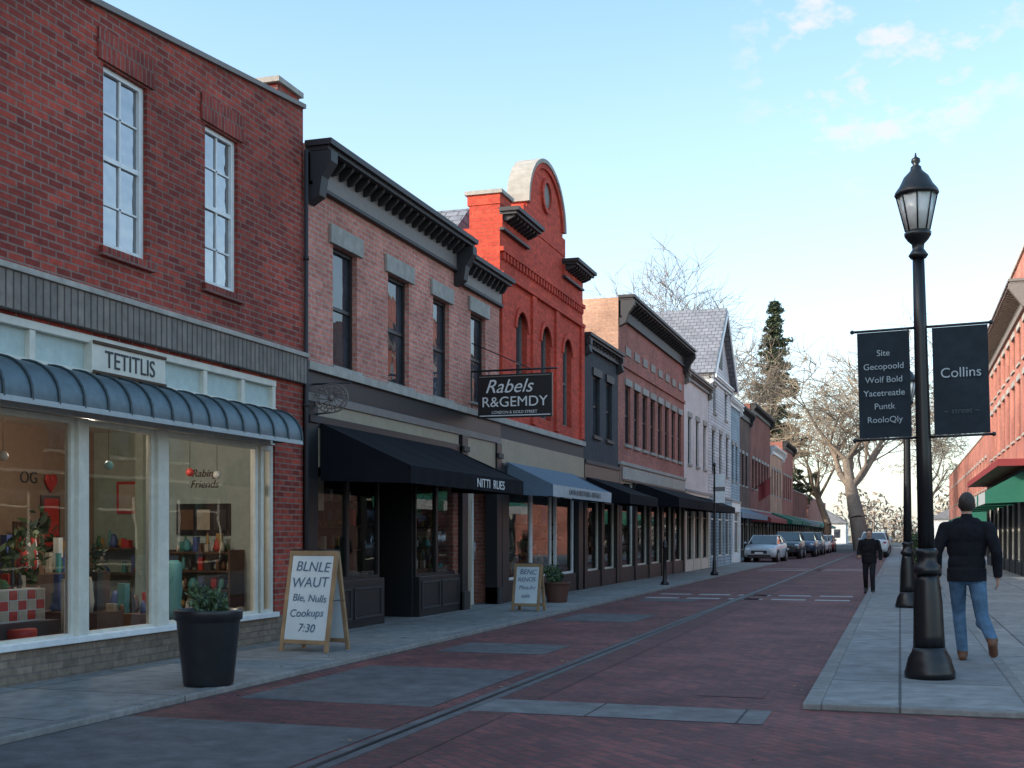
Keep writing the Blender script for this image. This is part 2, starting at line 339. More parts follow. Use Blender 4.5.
def room(par,X,y0,y1,z0,z1,depth,mw,sg=1,fm=None,shelf=True,n=30,seed=1,mid=.7,lamp=0):
    mb=MB(); B=X-sg*depth; A=X-sg*.16; fm=fm or M['floor']; rng=random.Random(seed)
    mb.poly([(B,y0,z0),(B,y1,z0),(B,y1,z1),(B,y0,z1)],mw)
    mb.poly([(A,y0,z0),(B,y0,z0),(B,y0,z1),(A,y0,z1)],mw); mb.poly([(A,y1,z0),(B,y1,z0),(B,y1,z1),(A,y1,z1)],mw)
    mb.poly([(A,y0,z0),(A,y1,z0),(B,y1,z0),(B,y0,z0)],fm); mb.poly([(A,y0,z1),(A,y1,z1),(B,y1,z1),(B,y0,z1)],M['cream'])
    if shelf:
        mb.box(X-sg*.8,X-sg*.2,y0+.1,y1-.1,z0+.02,mid,M['woodd']); goods(mb,*sorted((X-sg*.7,X-sg*.3)),y0+.2,y1-.2,mid,n,.45,rng)
        for z in (z0+.5,z0+1.,z0+1.5):
            mb.box(B+sg*.02,B+sg*.35,y0+.3,y1-.5,z,z+.04,M['woodd']); goods(mb,*sorted((B+sg*.1,B+sg*.3)),y0+.35,y1-.55,z+.04,n//2,.3,rng)
        xa,xb=sorted((X-sg*.35,B+sg*.4))
        for z in (mid+.35,mid+.72,mid+1.1):
            mb.box(xa,xb,y1-.32,y1-.02,z,z+.03,M['woodd']); goods(mb,xa+.06,xb-.06,y1-.27,y1-.1,z+.03,int(9*(xb-xa))+4,.27,rng)
        for i in range(max(1,int((y1-y0)/1.6))):
            y=y0+.5+i*1.6; zz=z1-1.15+rng.uniform(-.1,.1); mb.box(X-sg*.32,X-sg*.30,y,y+rng.uniform(.3,.5),zz,zz+.5,rng.choice(goodsM))
    o=mb.build('shop_interior',par)
    if lamp: fill_pendant(par,X-sg*.9,(y0+y1)/2,min(z1-.6,2.25),z1,lamp)
    return o
def panes(par,X,ys,z0,z1,fm,sg=1,fw=.07,rec=.06,gm=None,transom=None,name='storefront_frame'):
    mf=MB(); mg=MB(); f1=X-sg*rec; f0=f1-sg*.07; gm=gm or M['gl']
    for a,b in ys:
        mf.box(f0,f1,a,a+fw,z0,z1,fm); mf.box(f0,f1,b-fw,b,z0,z1,fm); mf.box(f0,f1,a+fw,b-fw,z0,z0+fw,fm); mf.box(f0,f1,a+fw,b-fw,z1-fw,z1,fm)
        if transom: mf.box(f0,f1-sg*.005,a+fw,b-fw,transom-.03,transom+.03,fm)
        g=(f0+f1)/2; mg.poly([(g,a+fw*.5,z0+fw*.5),(g,b-fw*.5,z0+fw*.5),(g,b-fw*.5,z1-fw*.5),(g,a+fw*.5,z1-fw*.5)],gm)
    mf.build(name,par); mg.build('shop_window_panes',par)
def door(par,X,a,b,z0,z1,fm,sg=1,rec=.5):
    mf=MB(); x=X-sg*rec
    mf.box(x-sg*.05,x,a,a+.12,z0,z1,fm); mf.box(x-sg*.05,x,b-.12,b,z0,z1,fm); mf.box(x-sg*.05,x,a+.12,b-.12,z0,z0+.35,fm); mf.box(x-sg*.05,x,a+.12,b-.12,z1-.14,z1,fm)
    mf.tube((x+sg*.05,b-.09,z0+.9),(x+sg*.05,b-.09,z0+1.25),.012,.012,M['alloy'],6)
    mf.poly([(x-sg*.02,a+.1,z0+.3),(x-sg*.02,b-.1,z0+.3),(x-sg*.02,b-.1,z1-.1),(x-sg*.02,a+.1,z1-.1)],M['gl'])
    mf.build('door',par)

# ------------------------------------------------------------------ GROUND
g=MB(); g.poly([(-1500,-600,-.03),(1500,-600,-.03),(1500,2500,-.03),(-1500,2500,-.03)],M['grass']); g.build('ground')
g=MB(); g.poly([(-8.2,-20,0),(9,-20,0),(9,100,0),(-8.2,100,0)],M['street']); g.build('brick_street')
g=MB(); g.poly([(-8.2,100,0),(9,100,0),(9,320,0),(-8.2,320,0)],M['asph']); g.build('far_road')
LS=.06
g=MB(); g.box(-20,-6.03,-20,61,-.02,LS,M['sidewalk']); g.box(-20,-8.2,61.01,300,-.02,LS,M['sidewalk']); g.build('sidewalk')
g=MB(); g.box(-6.028,-5.88,-20,61,-.02,LS+.004,M['kerb']); g.box(-8.198,-5.88,61.002,61.15,-.02,LS+.004,M['kerb']); g.box(-8.198,-8.05,61.152,300,-.02,LS+.004,M['kerb']); g.build('kerb',bevel=.015)
g=MB(); g.box(-.62,.98,10.35,150,-.02,.05,M['conc']); g.box(1.10,4.6,10.35,150,-.02,.046,M['sidewalk']); g.box(4.602,9,-20,150,-.02,.048,M['sidewalk']); g.build('sidewalk')
g=MB(); g.box(-.77,-.622,10.2,150,-.02,.056,M['kerb']); g.box(-.62,4.6,10.2,10.348,-.02,.056,M['kerb']); g.box(.982,1.098,10.35,150,-.02,.058,M['kerb']); g.build('kerb',bevel=.012)
g=MB(); z=.004
for a in ((-5.87,-3.62,-6,8.2),(-5.6,-3.75,9.4,12.2),(-5.5,-4.1,13.9,15.2),(-5.6,-4.2,19.5,21.5),(-5.5,-4.3,26,26.9)): g.poly([(a[0],a[2],z),(a[1],a[2],z),(a[1],a[3],z),(a[0],a[3],z)],M['conc2'])
for a in ((-3.38,-1.0,9.3,10.05),): g.poly([(a[0],a[2],z),(a[1],a[2],z),(a[1],a[3],z),(a[0],a[3],z)],M['conc3'])
g.build('concrete_patches')
g=MB()
for a in ((-5.87,-3.62,8.2,9.39),(-1.75,-1.15,10.8,11.5)): g.poly([(a[0],a[2],z),(a[1],a[2],z),(a[1],a[3],z),(a[0],a[3],z)],M['street2'])
g.poly([(-3.36,-20,z),(-3.02,-20,z),(-3.02,9.29,z),(-3.36,9.29,z)],M['street2']); g.poly([(-3.36,10.06,z),(-3.02,10.06,z),(-3.02,90,z),(-3.36,90,z)],M['street2'])
g.build('brick_paving_band')
g=MB()
for y in (27.2,29.0): 
    x=-5.6
    while x<-.9: g.poly([(x,y,z),(x+.75,y,z),(x+.75,y+.45,z),(x,y+.45,z)],M['cross']); x+=.95
for y in (50,52): g.poly([(-5.6,y,z),(-.9,y,z),(-.9,y+.5,z),(-5.6,y+.5,z)],M['cross'])
g.build('crosswalk')
g=MB(); g.box(-3.50,-3.46,-20,95,.0,.009,M['iron']); g.box(-3.58,-3.502,-20,95,.0,.006,M['conc2']); g.box(-3.458,-3.38,-20,95,.0,.006,M['conc2']); g.build('drain_channel')
g=MB(); rg=random.Random(31)
for i in range(420):
    x=rg.choice((-5.86,-6.2,-3.6,-.85,-7.6))+abs(rg.gauss(0,.12))*rg.choice((-1,1)); y=rg.uniform(6,45); a=rg.uniform(0,6.28); s_=rg.uniform(.012,.03); zz=(.07 if x<-5.88 else .012)
    g.poly([(x+s_*math.cos(a+k*1.57)*(1 if k%2 else .5),y+s_*math.sin(a+k*1.57)*(1 if k%2 else .5),zz+.003*k) for k in range(4)],M['wood'] if i%3 else M['woodd'])
g.build('leaf_litter')

# ------------------------------------------------------------------ B0 (out of frame, left; added tall to shade near street and lamp)
e=empty('unseen_shade_building',(FX,-3,0)); mb=MB(); ops=[(y,y+.9,5,7) for y in (-12,-9,-6,-3,0,3,6)]
wall(mb,FX,-14,8.28,0,9.6,ops,.12,M['b1']); body(mb,FX,-14,8.28,9.6,M['b1'],depth=12); mb.build('walls',e)
mf=MB();mg=MB()
for o in ops: sash(mf,mg,FX,*o)
mf.build('window_frames',e); mg.build('window_glass',e)

# ------------------------------------------------------------------ B1
e=empty('brick_shop_building',(FX,11.5,0)); Y0,Y1=8.32,14.72
mb=MB(); W=[(10.40,11.15,4.40,6.30),(12.29,13.02,4.40,6.30)]; ops=W+[(8.5,13.95,.40,3.46)]
wall(mb,FX,Y0,Y1,.40,6.62,ops,.14,M['b1'])
mb.box(FX-.3,FX,Y0,Y1,0,.399,M['tan'])
def pz(y): return 6.62+(y-Y0)*.101
mb.prism_x([(Y0,6.621),(Y1,6.621),(Y1,pz(Y1)),(Y0,pz(Y0))],FX-.3,FX,M['b1'])
mb.prism_x([(Y0,pz(Y0)),(Y1,pz(Y1)),(Y1,pz(Y1)+.06),(Y0,pz(Y0)+.06)],FX-.34,FX+.05,M['corn2'])
body(mb,FX,Y0,Y1,6.6,M['b1'],depth=12); mb.box(FX-.9,FX-.05,Y1-.62,Y1-.02,7.2,7.42,M['b1'])
mb.box(FX-.95,FX,Y1-.67,Y1+.02,7.42,7.49,M['stone'])
mb.build('walls',e)
mb=MB()
for a,b,c,d in W:
    mb.box(FX,FX+.03,a-.1,b+.1,d,d+.32,M['b1s']); mb.box(FX-.1,FX+.06,a-.08,b+.08,c-.1,c,M['b1s'])
mb.box(FX+.001,FX+.08,Y0,Y1,3.50,3.86,M['band']); mb.box(FX+.001,FX+.11,Y0,Y1,3.861,3.92,M['stone'])
mb.build('stone_band',e,bevel=.006)
mf=MB();mg=MB()
for o in W: sash(mf,mg,FX,*o,rec=.1,gm=M['gb'],fw=.07)
for a,b,c,d in W:
    for z in (c+(d-c)*.25,c+(d-c)*.75): mf.box(FX-.095,FX-.07,a+.08,b-.08,z-.010,z+.010,M['white'])
mf.build('window_frames',e); mg.build('window_glass',e)
mb=MB(); mg=MB()
mb.box(FX-.1,FX+.0,8.5,13.95,2.62,3.04,M['cream']); mb.box(FX-.1,FX+.02,8.5,13.95,3.38,3.46,M['cream']); mb.box(FX-.1,FX+.03,8.5,13.95,3.041,3.10,M['cream'])
mb.box(FX-.08,FX+.05,10.16,11.42,3.08,3.41,M['cream']); mb.box(FX+.05,FX+.07,10.16,11.42,3.375,3.41,M['woodd']); mb.box(FX+.05,FX+.07,10.16,11.42,3.08,3.11,M['woodd'])
for y in (8.5,9.3,12.25,13.1,13.87): mb.box(FX-.1,FX+.01,y,y+.08,3.101,3.379,M['cream'])
mg.poly([(FX-.05,8.5,3.1),(FX-.05,13.95,3.1),(FX-.05,13.95,3.38),(FX-.05,8.5,3.38)],M['int2'])
mb.build('fascia_board',e,bevel=.006); mg.build('transom_panels',e)
text('TETITLIS',.25,(FX+.055,10.79,3.235),'E',M['txtD'],e,sx=.92,name='shop_lettering')
mb=MB(); prof=[(FX+.02+.42*math.sin(t*math.pi/2/8),2.70+.36*math.cos(t*math.pi/2/8)) for t in range(9)]+[(FX+.44,2.64)]
mb.grid([[(x,8.4,z) for x,z in prof],[(x,13.85,z) for x,z in prof]],M['awnT'],False,True)
mb.poly([(x,13.85,z) for x,z in prof]+[(FX+.02,13.85,2.64)],M['awnT']); mb.poly([(x,8.4,z) for x,z in prof]+[(FX+.02,8.4,2.64)],M['awnT'])
y=8.45
while y<13.9:
    for (x0,z0),(x1,z1) in zip(prof,prof[1:]): mb.tube((x0+.008,y,z0+.008),(x1+.008,y,z1+.008),.014,.014,M['awnTr'],6,False)
    y+=.36
mb.box(FX+.41,FX+.455,8.4,13.86,2.61,2.66,M['valL']); mb.build('metal_awning',e)
panes(e,FX,[(8.5,9.98),(10.14,11.32)],.42,2.61,M['cream'],fw=.06,rec=.02); panes(e,FX,[(11.52,13.55),(13.62,13.93)],.42,2.61,M['cream'],fw=.07,rec=.02)
mb=MB(); mb.box(FX-.1,FX+.03,9.981,10.139,.42,2.61,M['cream']); mb.box(FX-.1,FX+.03,11.321,11.519,.42,2.61,M['cream']); mb.box(FX-.14,FX+.06,8.45,13.97,.385,.45,M['white']); mb.build('mullions',e,bevel=.008)
mb=MB(); mb.tube((FX+.06,14.70,.1),(FX+.06,14.70,6.7),.03,.03,M['corn'],10)
for z in (1.2,3.2,5.2): mb.tube((FX+.06,14.70,z),(FX+.06,14.70,z+.05),.042,.042,M['corn'],10)
mb.build('downpipe',e)
mb=MB(); A=FX-.15; B=-10.9; YE=14.4
mb.poly([(B,8.4,.2),(B,YE,.2),(B,YE,2.9),(B,8.4,2.9)],M['intbr']); mb.poly([(A,8.4,.2),(B,8.4,.2),(B,8.4,2.9),(A,8.4,2.9)],M['int'])
mb.poly([(A,YE,.2),(-9.8,YE,.2),(-9.8,YE,2.9),(A,YE,2.9)],M['int2']); mb.poly([(-9.8,YE,.2),(B,YE,.2),(B,YE,2.9),(-9.8,YE,2.9)],M['intg'])
mb.box(-9.86,-9.74,YE-.5,YE-.005,.3,2.9,M['intg'])
mb.poly([(A,8.4,.3),(A,YE,.3),(B,YE,.3),(B,8.4,.3)],M['floor']); mb.poly([(A,8.4,2.9),(A,YE,2.9),(B,YE,2.9),(B,8.4,2.9)],M['cream'])
for y,z,w,h,m in ((13.45,1.62,.36,.72,goodsM[0]),(13.9,1.45,.24,.4,goodsM[7]),(12.9,1.4,.3,.45,goodsM[5])):
    mb.box(B+.002,B+.04,y-w/2,y+w/2,z-h/2,z+h/2,M['woodd']); mb.box(B+.04,B+.05,y-w/2+.04,y+w/2-.04,z-h/2+.04,z+h/2-.04,m)
for k in (-1,1): mb.ball((B+.06,13.42+k*.055,2.2),(.02,.07,.07),goodsM[0],10,8)
mb.prism_x([(13.30,2.18),(13.54,2.18),(13.42,2.02)],B+.045,B+.075,goodsM[0])
mb.box(-9.52,-8.68,YE-.04,YE-.002,1.45,1.88,M['black'])
for i in range(3): mb.box(-9.45+i*.26,-9.25+i*.26,YE-.046,YE-.041,1.52,1.80,goodsM[(5,7,8)[i]])
for z in (.45,.70,.95,1.20): mb.box(-9.45,-8.5,YE-.38,YE-.02,z,z+.025,M['woodd']); goods(mb,-9.4,-8.55,YE-.3,YE-.1,z+.025,13,.19)
for x in (-9.48,-8.5): mb.box(x,x+.03,YE-.38,YE-.02,.3,1.25,M['woodd'])
goods(mb,-9.3,-8.7,YE-.3,YE-.1,1.225,6,.25)
for z in (.9,1.25): mb.box(-10.8,-9.95,YE-.3,YE-.02,z,z+.025,M['woodd']); goods(mb,-10.75,-10.0,YE-.25,YE-.08,z+.025,9,.25)
mb.box(-10.5,-10.1,YE-.03,YE-.003,1.75,2.2,goodsM[0]); mb.box(-10.46,-10.14,YE-.035,YE-.031,1.79,2.16,goodsM[7])
mb.lathe((-8.2,12.32,.45),[(.09,0),(.10,.1),(.08,.2),(.10,.35),(.09,.5),(.10,.66),(.05,.7)],goodsM[2],14)
mb.box(-8.95,-8.05,9.2,10.1,.3,.60,goodsM[8])
mb.box(-8.75,-8.15,9.35,10.0,.601,.92,goodsM[1])
for i in range(5):
    for k in range(3): mb.box(-8.149,-8.144,9.36+i*.128,9.47+i*.128,.62+k*.1,.71+k*.1,goodsM[0 if (i+k)%2 else 7])
mb.lathe((-8.03,9.5,.31),[(.02,0),(.12,.05),(.16,.2),(.15,.24)],goodsM[0],14)
goods(mb,-8.7,-8.2,9.4,9.95,.92,10,.22); mb.box(-8.12,-8.08,10.2,10.38,.45,1.0,M['board']); mb.box(-8.079,-8.075,10.22,10.36,.62,.78,goodsM[6])
mb.box(-9.0,-8.1,10.75,11.2,.3,.62,M['woodd']); goods(mb,-8.8,-8.2,10.8,11.15,.62,14,.45)
mb.box(-9.0,-8.1,11.65,12.05,.3,.55,goodsM[5]); goods(mb,-8.8,-8.15,11.7,12.0,.55,12,.35); goods(mb,-8.3,-8.0,12.6,13.6,.3,18,.4)
mb.box(-9.9,-9.3,11.0,12.6,.3,1.0,M['woodd']); goods(mb,-9.8,-9.4,11.1,12.5,1.0,26,.5)
mb.leaves((-9.0,10.7,1.25),(.25,.25,.35),120,.07,[M['leaf'],M['leaf2']]); mb.lathe((-9.0,10.7,.3),[(.12,0),(.17,.6)],M['terra'],12)
mb.leaves((-8.3,11.0,1.15),(.12,.15,.22),60,.04,[M['leaf'],M['leaf3']])
mb.leaves((-10.4,12.6,1.2),(.3,.35,.6),160,.09,[M['leaf3'],M['leaf']])
# paper bunting and hanging ornaments just behind the panes
for y in (8.9,9.35,10.5,10.95,11.9,12.5,13.1): mb.tube((-8.1,y,2.9),(-8.1,y,2.25),.003,.003,M['iron'],4); mb.ball((-8.1,y,2.2),.05,goodsM[(0,1,7,0,2,1,0)[int(y*10)%7]],8,6)
mb.build('shop_interior',e)
text('Rabing\nFriends',.15,(-9.1,YE-.01,2.22),'S',M['woodd'],e,shear=.3,name='wall_lettering')
text('OG',.22,(B+.01,13.05,2.2),'E',M['txtD'],e,name='wall_lettering')
fill_pendant(e,-8.7,11.4,2.72,2.9,62)  # added fill light, tucked out of sight above the panes

# ------------------------------------------------------------------ B2
e=empty('italianate_brick_building',(FX,18,0)); Y0,Y1=14.76,20.75; Y2=23.16
W=[(15.63,16.43,3.88,5.63),(17.58,18.44,3.88,5.63),(19.52,20.30,3.88,5.63)]; W2=[(21.45,22.30,3.98,5.70)]
mb=MB(); wall(mb,FX,Y0,Y1,3.72,6.84,W,.16,M['b2']); wall(mb,FX,Y1,Y2,3.72,6.6,W2,.16,M['b2'])
body(mb,FX,Y0,Y1,6.82,M['b2']); body(mb,FX,Y1+.01,Y2,6.58,M['b2']); mb.build('walls',e)
mb=MB()
for a,b,c,d in W+W2: mb.box(FX+.001,FX+.05,a-.14,b+.14,d,d+.27,M['lint']); mb.box(FX-.1,FX+.07,a-.1,b+.1,c-.04,c,M['lint'])
mb.box(FX+.001,FX+.09,Y0,29.9,3.72,3.84,M['stone']); mb.build('lintels_and_sills',e,bevel=.006)
mf=MB();mg=MB()
for o in W+W2: sash(mf,mg,FX,*o,rec=.13,fm=M['black'],gm=M['gd'],vert=False)
mf.build('window_frames',e); mg.build('window_glass',e)
mb=MB(); cornice(mb,FX,Y0+.05,Y1-.02,6.86,M['corn'],proj=.40,hh=.55,step=.42,frieze=M['corn2'],bw=.06); cornice(mb,FX,Y1+.08,Y2-.02,6.62,M['corn'],proj=.34,hh=.5,step=.42,frieze=M['corn2'],endb=False,bw=.06); mb.build('cornice',e)
mb=MB(); mb.box(FX-.1,FX+.03,Y0,Y2,3.42,3.719,M['black']); mb.box(FX-.1,FX+.05,Y0,Y2,3.3,3.419,M['corn2']); mb.box(FX-.1,FX+.02,Y0,Y1,2.4,3.299,M['beige'])
mb.box(FX-.1,FX+.04,Y0,Y1,2.95,3.12,M['black'])
for y in (Y0,20.85,Y2-.3): mb.box(FX-.2,FX+.06,y,y+.3,.05,3.3,M['black']); mb.box(FX-.2,FX+.1,y-.0,y+.3,.05,.4,M['corn']); mb.box(FX-.2,FX+.1,y,y+.3,3.0,3.1,M['corn'])
mb.box(FX-.2,FX+.02,Y0+.3,17.4,.05,.78,M['black']); mb.box(FX-.2,FX+.02,18.85,20.85,.05,.74,M['black'])
for a,b in ((15.15,16.2),(16.3,17.3),(18.95,19.8),(19.9,20.75)):
    mb.box(FX+.02,FX+.035,a,b,.18,.22,M['corn']); mb.box(FX+.02,FX+.035,a,b,.62,.66,M['corn']); mb.box(FX+.02,FX+.035,a,a+.04,.22,.62,M['corn']); mb.box(FX+.02,FX+.035,b-.04,b,.22,.62,M['corn'])
mb.box(FX-1.1,FX-.1,17.38,17.42,.05,2.6,M['black']); mb.box(FX-1.1,FX-.1,18.82,18.86,.05,2.6,M['black']); 
mb.box(FX-.1,FX+.02,21.15,Y2-.3,2.45,3.299,M['beige']); mb.box(FX-.15,FX+.01,21.15,21.45,.05,2.45,M['beige'])
mb.build('shopfront_woodwork',e,bevel=.006)
panes(e,FX,[(15.08,16.25),(16.25,17.38)],.78,2.45,M['black'],fw=.05); panes(e,FX,[(18.87,19.86),(19.86,20.83)],.74,2.45,M['black'],fw=.05)
door(e,FX,17.65,18.6,.06,2.3,M['black'],rec=.9); door(e,FX,21.6,22.6,.06,2.3,M['cream'],rec=.35)
room(e,FX,14.95,17.36,.2,3.0,1.9,M['intd'],seed=3,n=34,mid=.85); room(e,FX,18.88,20.9,.2,3.0,1.9,M['intd'],seed=4,n=30,mid=.85); room(e,FX-.9,17.37,18.87,.06,3,2.,M['intd'],shelf=False); room(e,FX-.36,21.4,22.85,.06,2.8,2.,M['int'],shelf=False)
awning(e,FX+.03,15.16,20.3,3.02,2.40,2.16,1.38,M['awnB'])
text('NITTI  RUES',.20,(FX+1.425,18.5,2.27),'E',M['txtW'],e,name='awning_lettering',ext=.002,sx=1.3)
mb=MB(); cx,cz,yb=FX+.30,3.34,14.98; I=M['corn2']
for ra,rb in ((.25,.20),(.19,.145)):
    pts=[(cx+ra*math.cos(t*math.pi/16),yb,cz+rb*math.sin(t*math.pi/16)) for t in range(33)]
    for p,q in zip(pts,pts[1:]): mb.tube(p,q,.012,.012,I,6,False)
for t in range(12):
    a=t*math.pi/6; mb.tube((cx+.05*math.cos(a+.5),yb,cz+.04*math.sin(a+.5)),(cx+.22*math.cos(a),yb,cz+.17*math.sin(a)),.009,.009,I,6); mb.ball((cx+.22*math.cos(a+.26),yb,cz+.172*math.sin(a+.26)),.018,I,6,4)
mb.ball((cx,yb,cz),.05,I,8,6); mb.tube((FX,yb,cz+.2),(cx+.3,yb,cz+.2),.012,.012,M['corn'],6); mb.tube((FX,yb,cz-.22),(cx,yb,cz-.2),.012,.012,M['corn'],6); mb.build('iron_bracket',e)
s=empty('hanging_sign',(FX+.8,21.5,4.07)); mb=MB(); mb.box(FX+.14,FX+1.6,21.47,21.53,3.66,4.48,M['iron']); mb.box(FX+.17,FX+1.57,21.455,21.469,3.69,3.71,M['txtW']); mb.box(FX+.17,FX+1.57,21.455,21.469,4.43,4.45,M['corn2']);
mb.tube((FX,21.5,4.56),(FX+1.7,21.5,4.56),.02,.02,M['iron'],8); mb.tube((FX,21.5,4.56),(FX+.0,21.5,3.6),.02,.02,M['iron'],8)
for x in (.35,1.4): mb.tube((FX+x,21.5,4.48),(FX+x,21.5,4.56),.01,.01,M['iron'],6)
mb.tube((FX,21.5,5.1),(FX+1.2,21.5,4.56),.012,.012,M['iron'],6); mb.build('sign_board',s,bevel=.006)
text('Rabels',.36,(FX+.75,21.45,4.24),'S',M['txtW'],s,shear=.35,name='sign_script'); text('R&GEMDY',.27,(FX+.87,21.45,3.95),'S',M['txtW'],s,name='sign_lettering',sx=1.05); text('LONDON & GOLD STREET',.075,(FX+.87,21.45,3.76),'S',M['txtW'],s,name='sign_lettering')

# ------------------------------------------------------------------ B3
e=empty('arched_parapet_brick_building',(FX,26.5,0)); Y0,Y1=23.2,29.9
W=[(24.28,25.07,4.1,6.25),(26.14,26.93,4.1,6.25),(28.0,28.8,4.1,6.25)]
mb=MB(); wall(mb,FX,Y0,Y1,3.72,8.2,W,.2,M['b3'])
for a,b,c,d in W:
    r=(b-a)/2; cy=(a+b)/2; zc=d-r
    for sgn in (-1,1):
        pts=[(FX-.004,cy+sgn*r,d)]+[(FX-.004,cy+sgn*r*math.cos(t*math.pi/16),zc+r*math.sin(t*math.pi/16)) for t in range(9)]
        mb.poly(pts,M['b3'])
    for t in range(12):
        a0=t*math.pi/12;a1=(t+1)*math.pi/12
        mb.prism_x([(cy+r*math.cos(a0),zc+r*math.sin(a0)),(cy+(r+.12)*math.cos(a0),zc+(r+.12)*math.sin(a0)),(cy+(r+.12)*math.cos(a1),zc+(r+.12)*math.sin(a1)),(cy+r*math.cos(a1),zc+r*math.sin(a1))],FX+.001,FX+.04,M['b3'])
B=FX-12
mb.poly([(FX-.66,Y0,0),(B,Y0,0),(B,Y0,7.6),(FX-3,Y0,7.75),(FX-.66,Y0,7.75)],M['b3'])
mb.box(FX-.66,FX-.002,Y0-.004,Y0+.3,0,8.2,M['b3']); mb.poly([(FX,Y1,0),(B,Y1,0),(B,Y1,8.0),(FX,Y1,8.0)],M['b3']); mb.poly([(B,Y0,0),(B,Y1,0),(B,Y1,7.6),(B,Y0,7.6)],M['b3']); mb.poly([(FX-.3,Y0+.3,7.7),(FX-.3,Y1,7.7),(B,Y1,7.5),(B,Y0+.3,7.5)],M['roof'])
mb.poly([(FX-.30,Y0+.3,7.7),(FX-.30,Y1,7.7),(FX-.30,Y1,8.2),(FX-.30,Y0+.3,8.2)],M['b3']); mb.poly([(FX-.30,Y0+.3,8.2),(FX,Y0+.3,8.2),(FX,Y1,8.2),(FX-.3,Y1,8.2)],M['stone'])
mb.prism_x([(Y0+.3,7.7),(Y1-.3,7.7),(Y1-1.5,8.6),(Y0+1.5,8.6)],FX-6,FX-1.2,M['shingle'])
mb.box(FX-.7,FX+.01,Y0-.02,Y0+.7,8.21,8.42,M['b3']); mb.box(FX-.75,FX+.06,Y0-.06,Y0+.76,8.42,8.50,M['stone'])
cy=26.45; hw=1.45; prof=[(cy-hw-.25,8.201),(cy+hw+.25,8.201),(cy+hw+.25,8.62),(cy+hw,8.62)]+[(cy+hw*math.cos(t*math.pi/24),8.72+1.20*math.sin(t*math.pi/24)) for t in range(25)]+[(cy-hw,8.62),(cy-hw-.25,8.62)]
mb.prism_x(prof,FX-.35,FX+.02,M['b3'])
mb.build('walls',e)
mb=MB()
for t in range(24):
    a0=t*math.pi/24;a1=(t+1)*math.pi/24; P=lambda k,a:(cy+(hw+k)*math.cos(a),8.72+(1.20+k)*math.sin(a))
    mb.prism_x([P(0,a0),P(.09,a0),P(.09,a1),P(0,a1)],FX-.42,FX+.10,M['stone'])
    mb.prism_x([P(-.12,a0),P(0,a0),P(0,a1),P(-.12,a1)],FX+.021,FX+.07,M['b3'])
mb.build('parapet_coping',e)
mb=MB()
for t in range(20):
    a0=t*math.pi/10;a1=(t+1)*math.pi/10; P=lambda k,a:(cy+k*math.cos(a),9.22+k*math.sin(a))
    mb.prism_x([P(.30,a0),P(.40,a0),P(.40,a1),P(.30,a1)],FX+.021,FX+.08,M['b3'])
mb.prism_x([(cy+.30*math.cos(t*math.pi/10),9.22+.30*math.sin(t*math.pi/10)) for t in range(20)],FX+.01,FX+.03,M['corn2']); mb.build('oculus',e)
mb=MB(); cornice(mb,FX,Y0-.02,25.0,8.12,M['corn'],proj=.42,hh=.4,step=.35,endb=False,frieze=M['b3'],bw=.08); cornice(mb,FX,27.95,Y1-.2,8.12,M['corn'],proj=.42,hh=.4,step=.35,endb=False,frieze=M['b3'],bw=.08)
for z in (6.75,7.25): mb.box(FX+.001,FX+.08,Y0,Y1,z,z+.09,M['b3'])
for i in range(30): mb.box(FX+.001,FX+.06,Y0+.1+i*.22,Y0+.2+i*.22,7.1,7.249,M['b3'])
for y in (Y0,25.35,27.25,Y1-.3): mb.box(FX+.001,FX+.055,y,y+.3,3.9,6.74,M['b3'])
mb.build('cornice',e)
mf=MB();mg=MB()
for o in W: sash(mf,mg,FX,*o,rec=.17,fm=M['corn2'],gm=M['gd'],vert=False)
mf.build('window_frames',e); mg.build('window_glass',e)
mb=MB(); mb.box(FX-.1,FX+.04,Y2,Y1,2.92,3.42,M['beige']); mb.box(FX-.1,FX+.02,Y2,Y1,3.421,3.719,M['corn']); mb.box(FX-.1,FX+.08,Y2,Y1,2.86,2.919,M['corn']); mb.box(FX-.1,FX+.02,Y2,Y1,2.4,2.859,M['black']); mb.box(FX-.2,FX+.02,23.6,29.2,.05,.5,M['black'])
for y in (23.2,29.3): mb.box(FX-.2,FX+.06,y,y+.42,.05,2.86,M['black'])
mb.build('shopfront_woodwork',e,bevel=.006)
panes(e,FX,[(23.75,25.6),(25.62,27.2),(27.6,29.2)],.5,2.4,M['white'],fw=.05); room(e,FX,23.5,29.4,.1,2.9,1.9,M['int2'],seed=8,n=70,mid=.6)
awning(e,FX+.04,23.5,28.7,2.96,2.48,2.24,1.0,M['awnBlue'],M['valL'])
text('LAVIN & BROTHERS  RENTALS',.16,(FX+1.06,26.1,2.36),'E',M['txtD'],e,name='awning_lettering',ext=.002,sx=1.3)

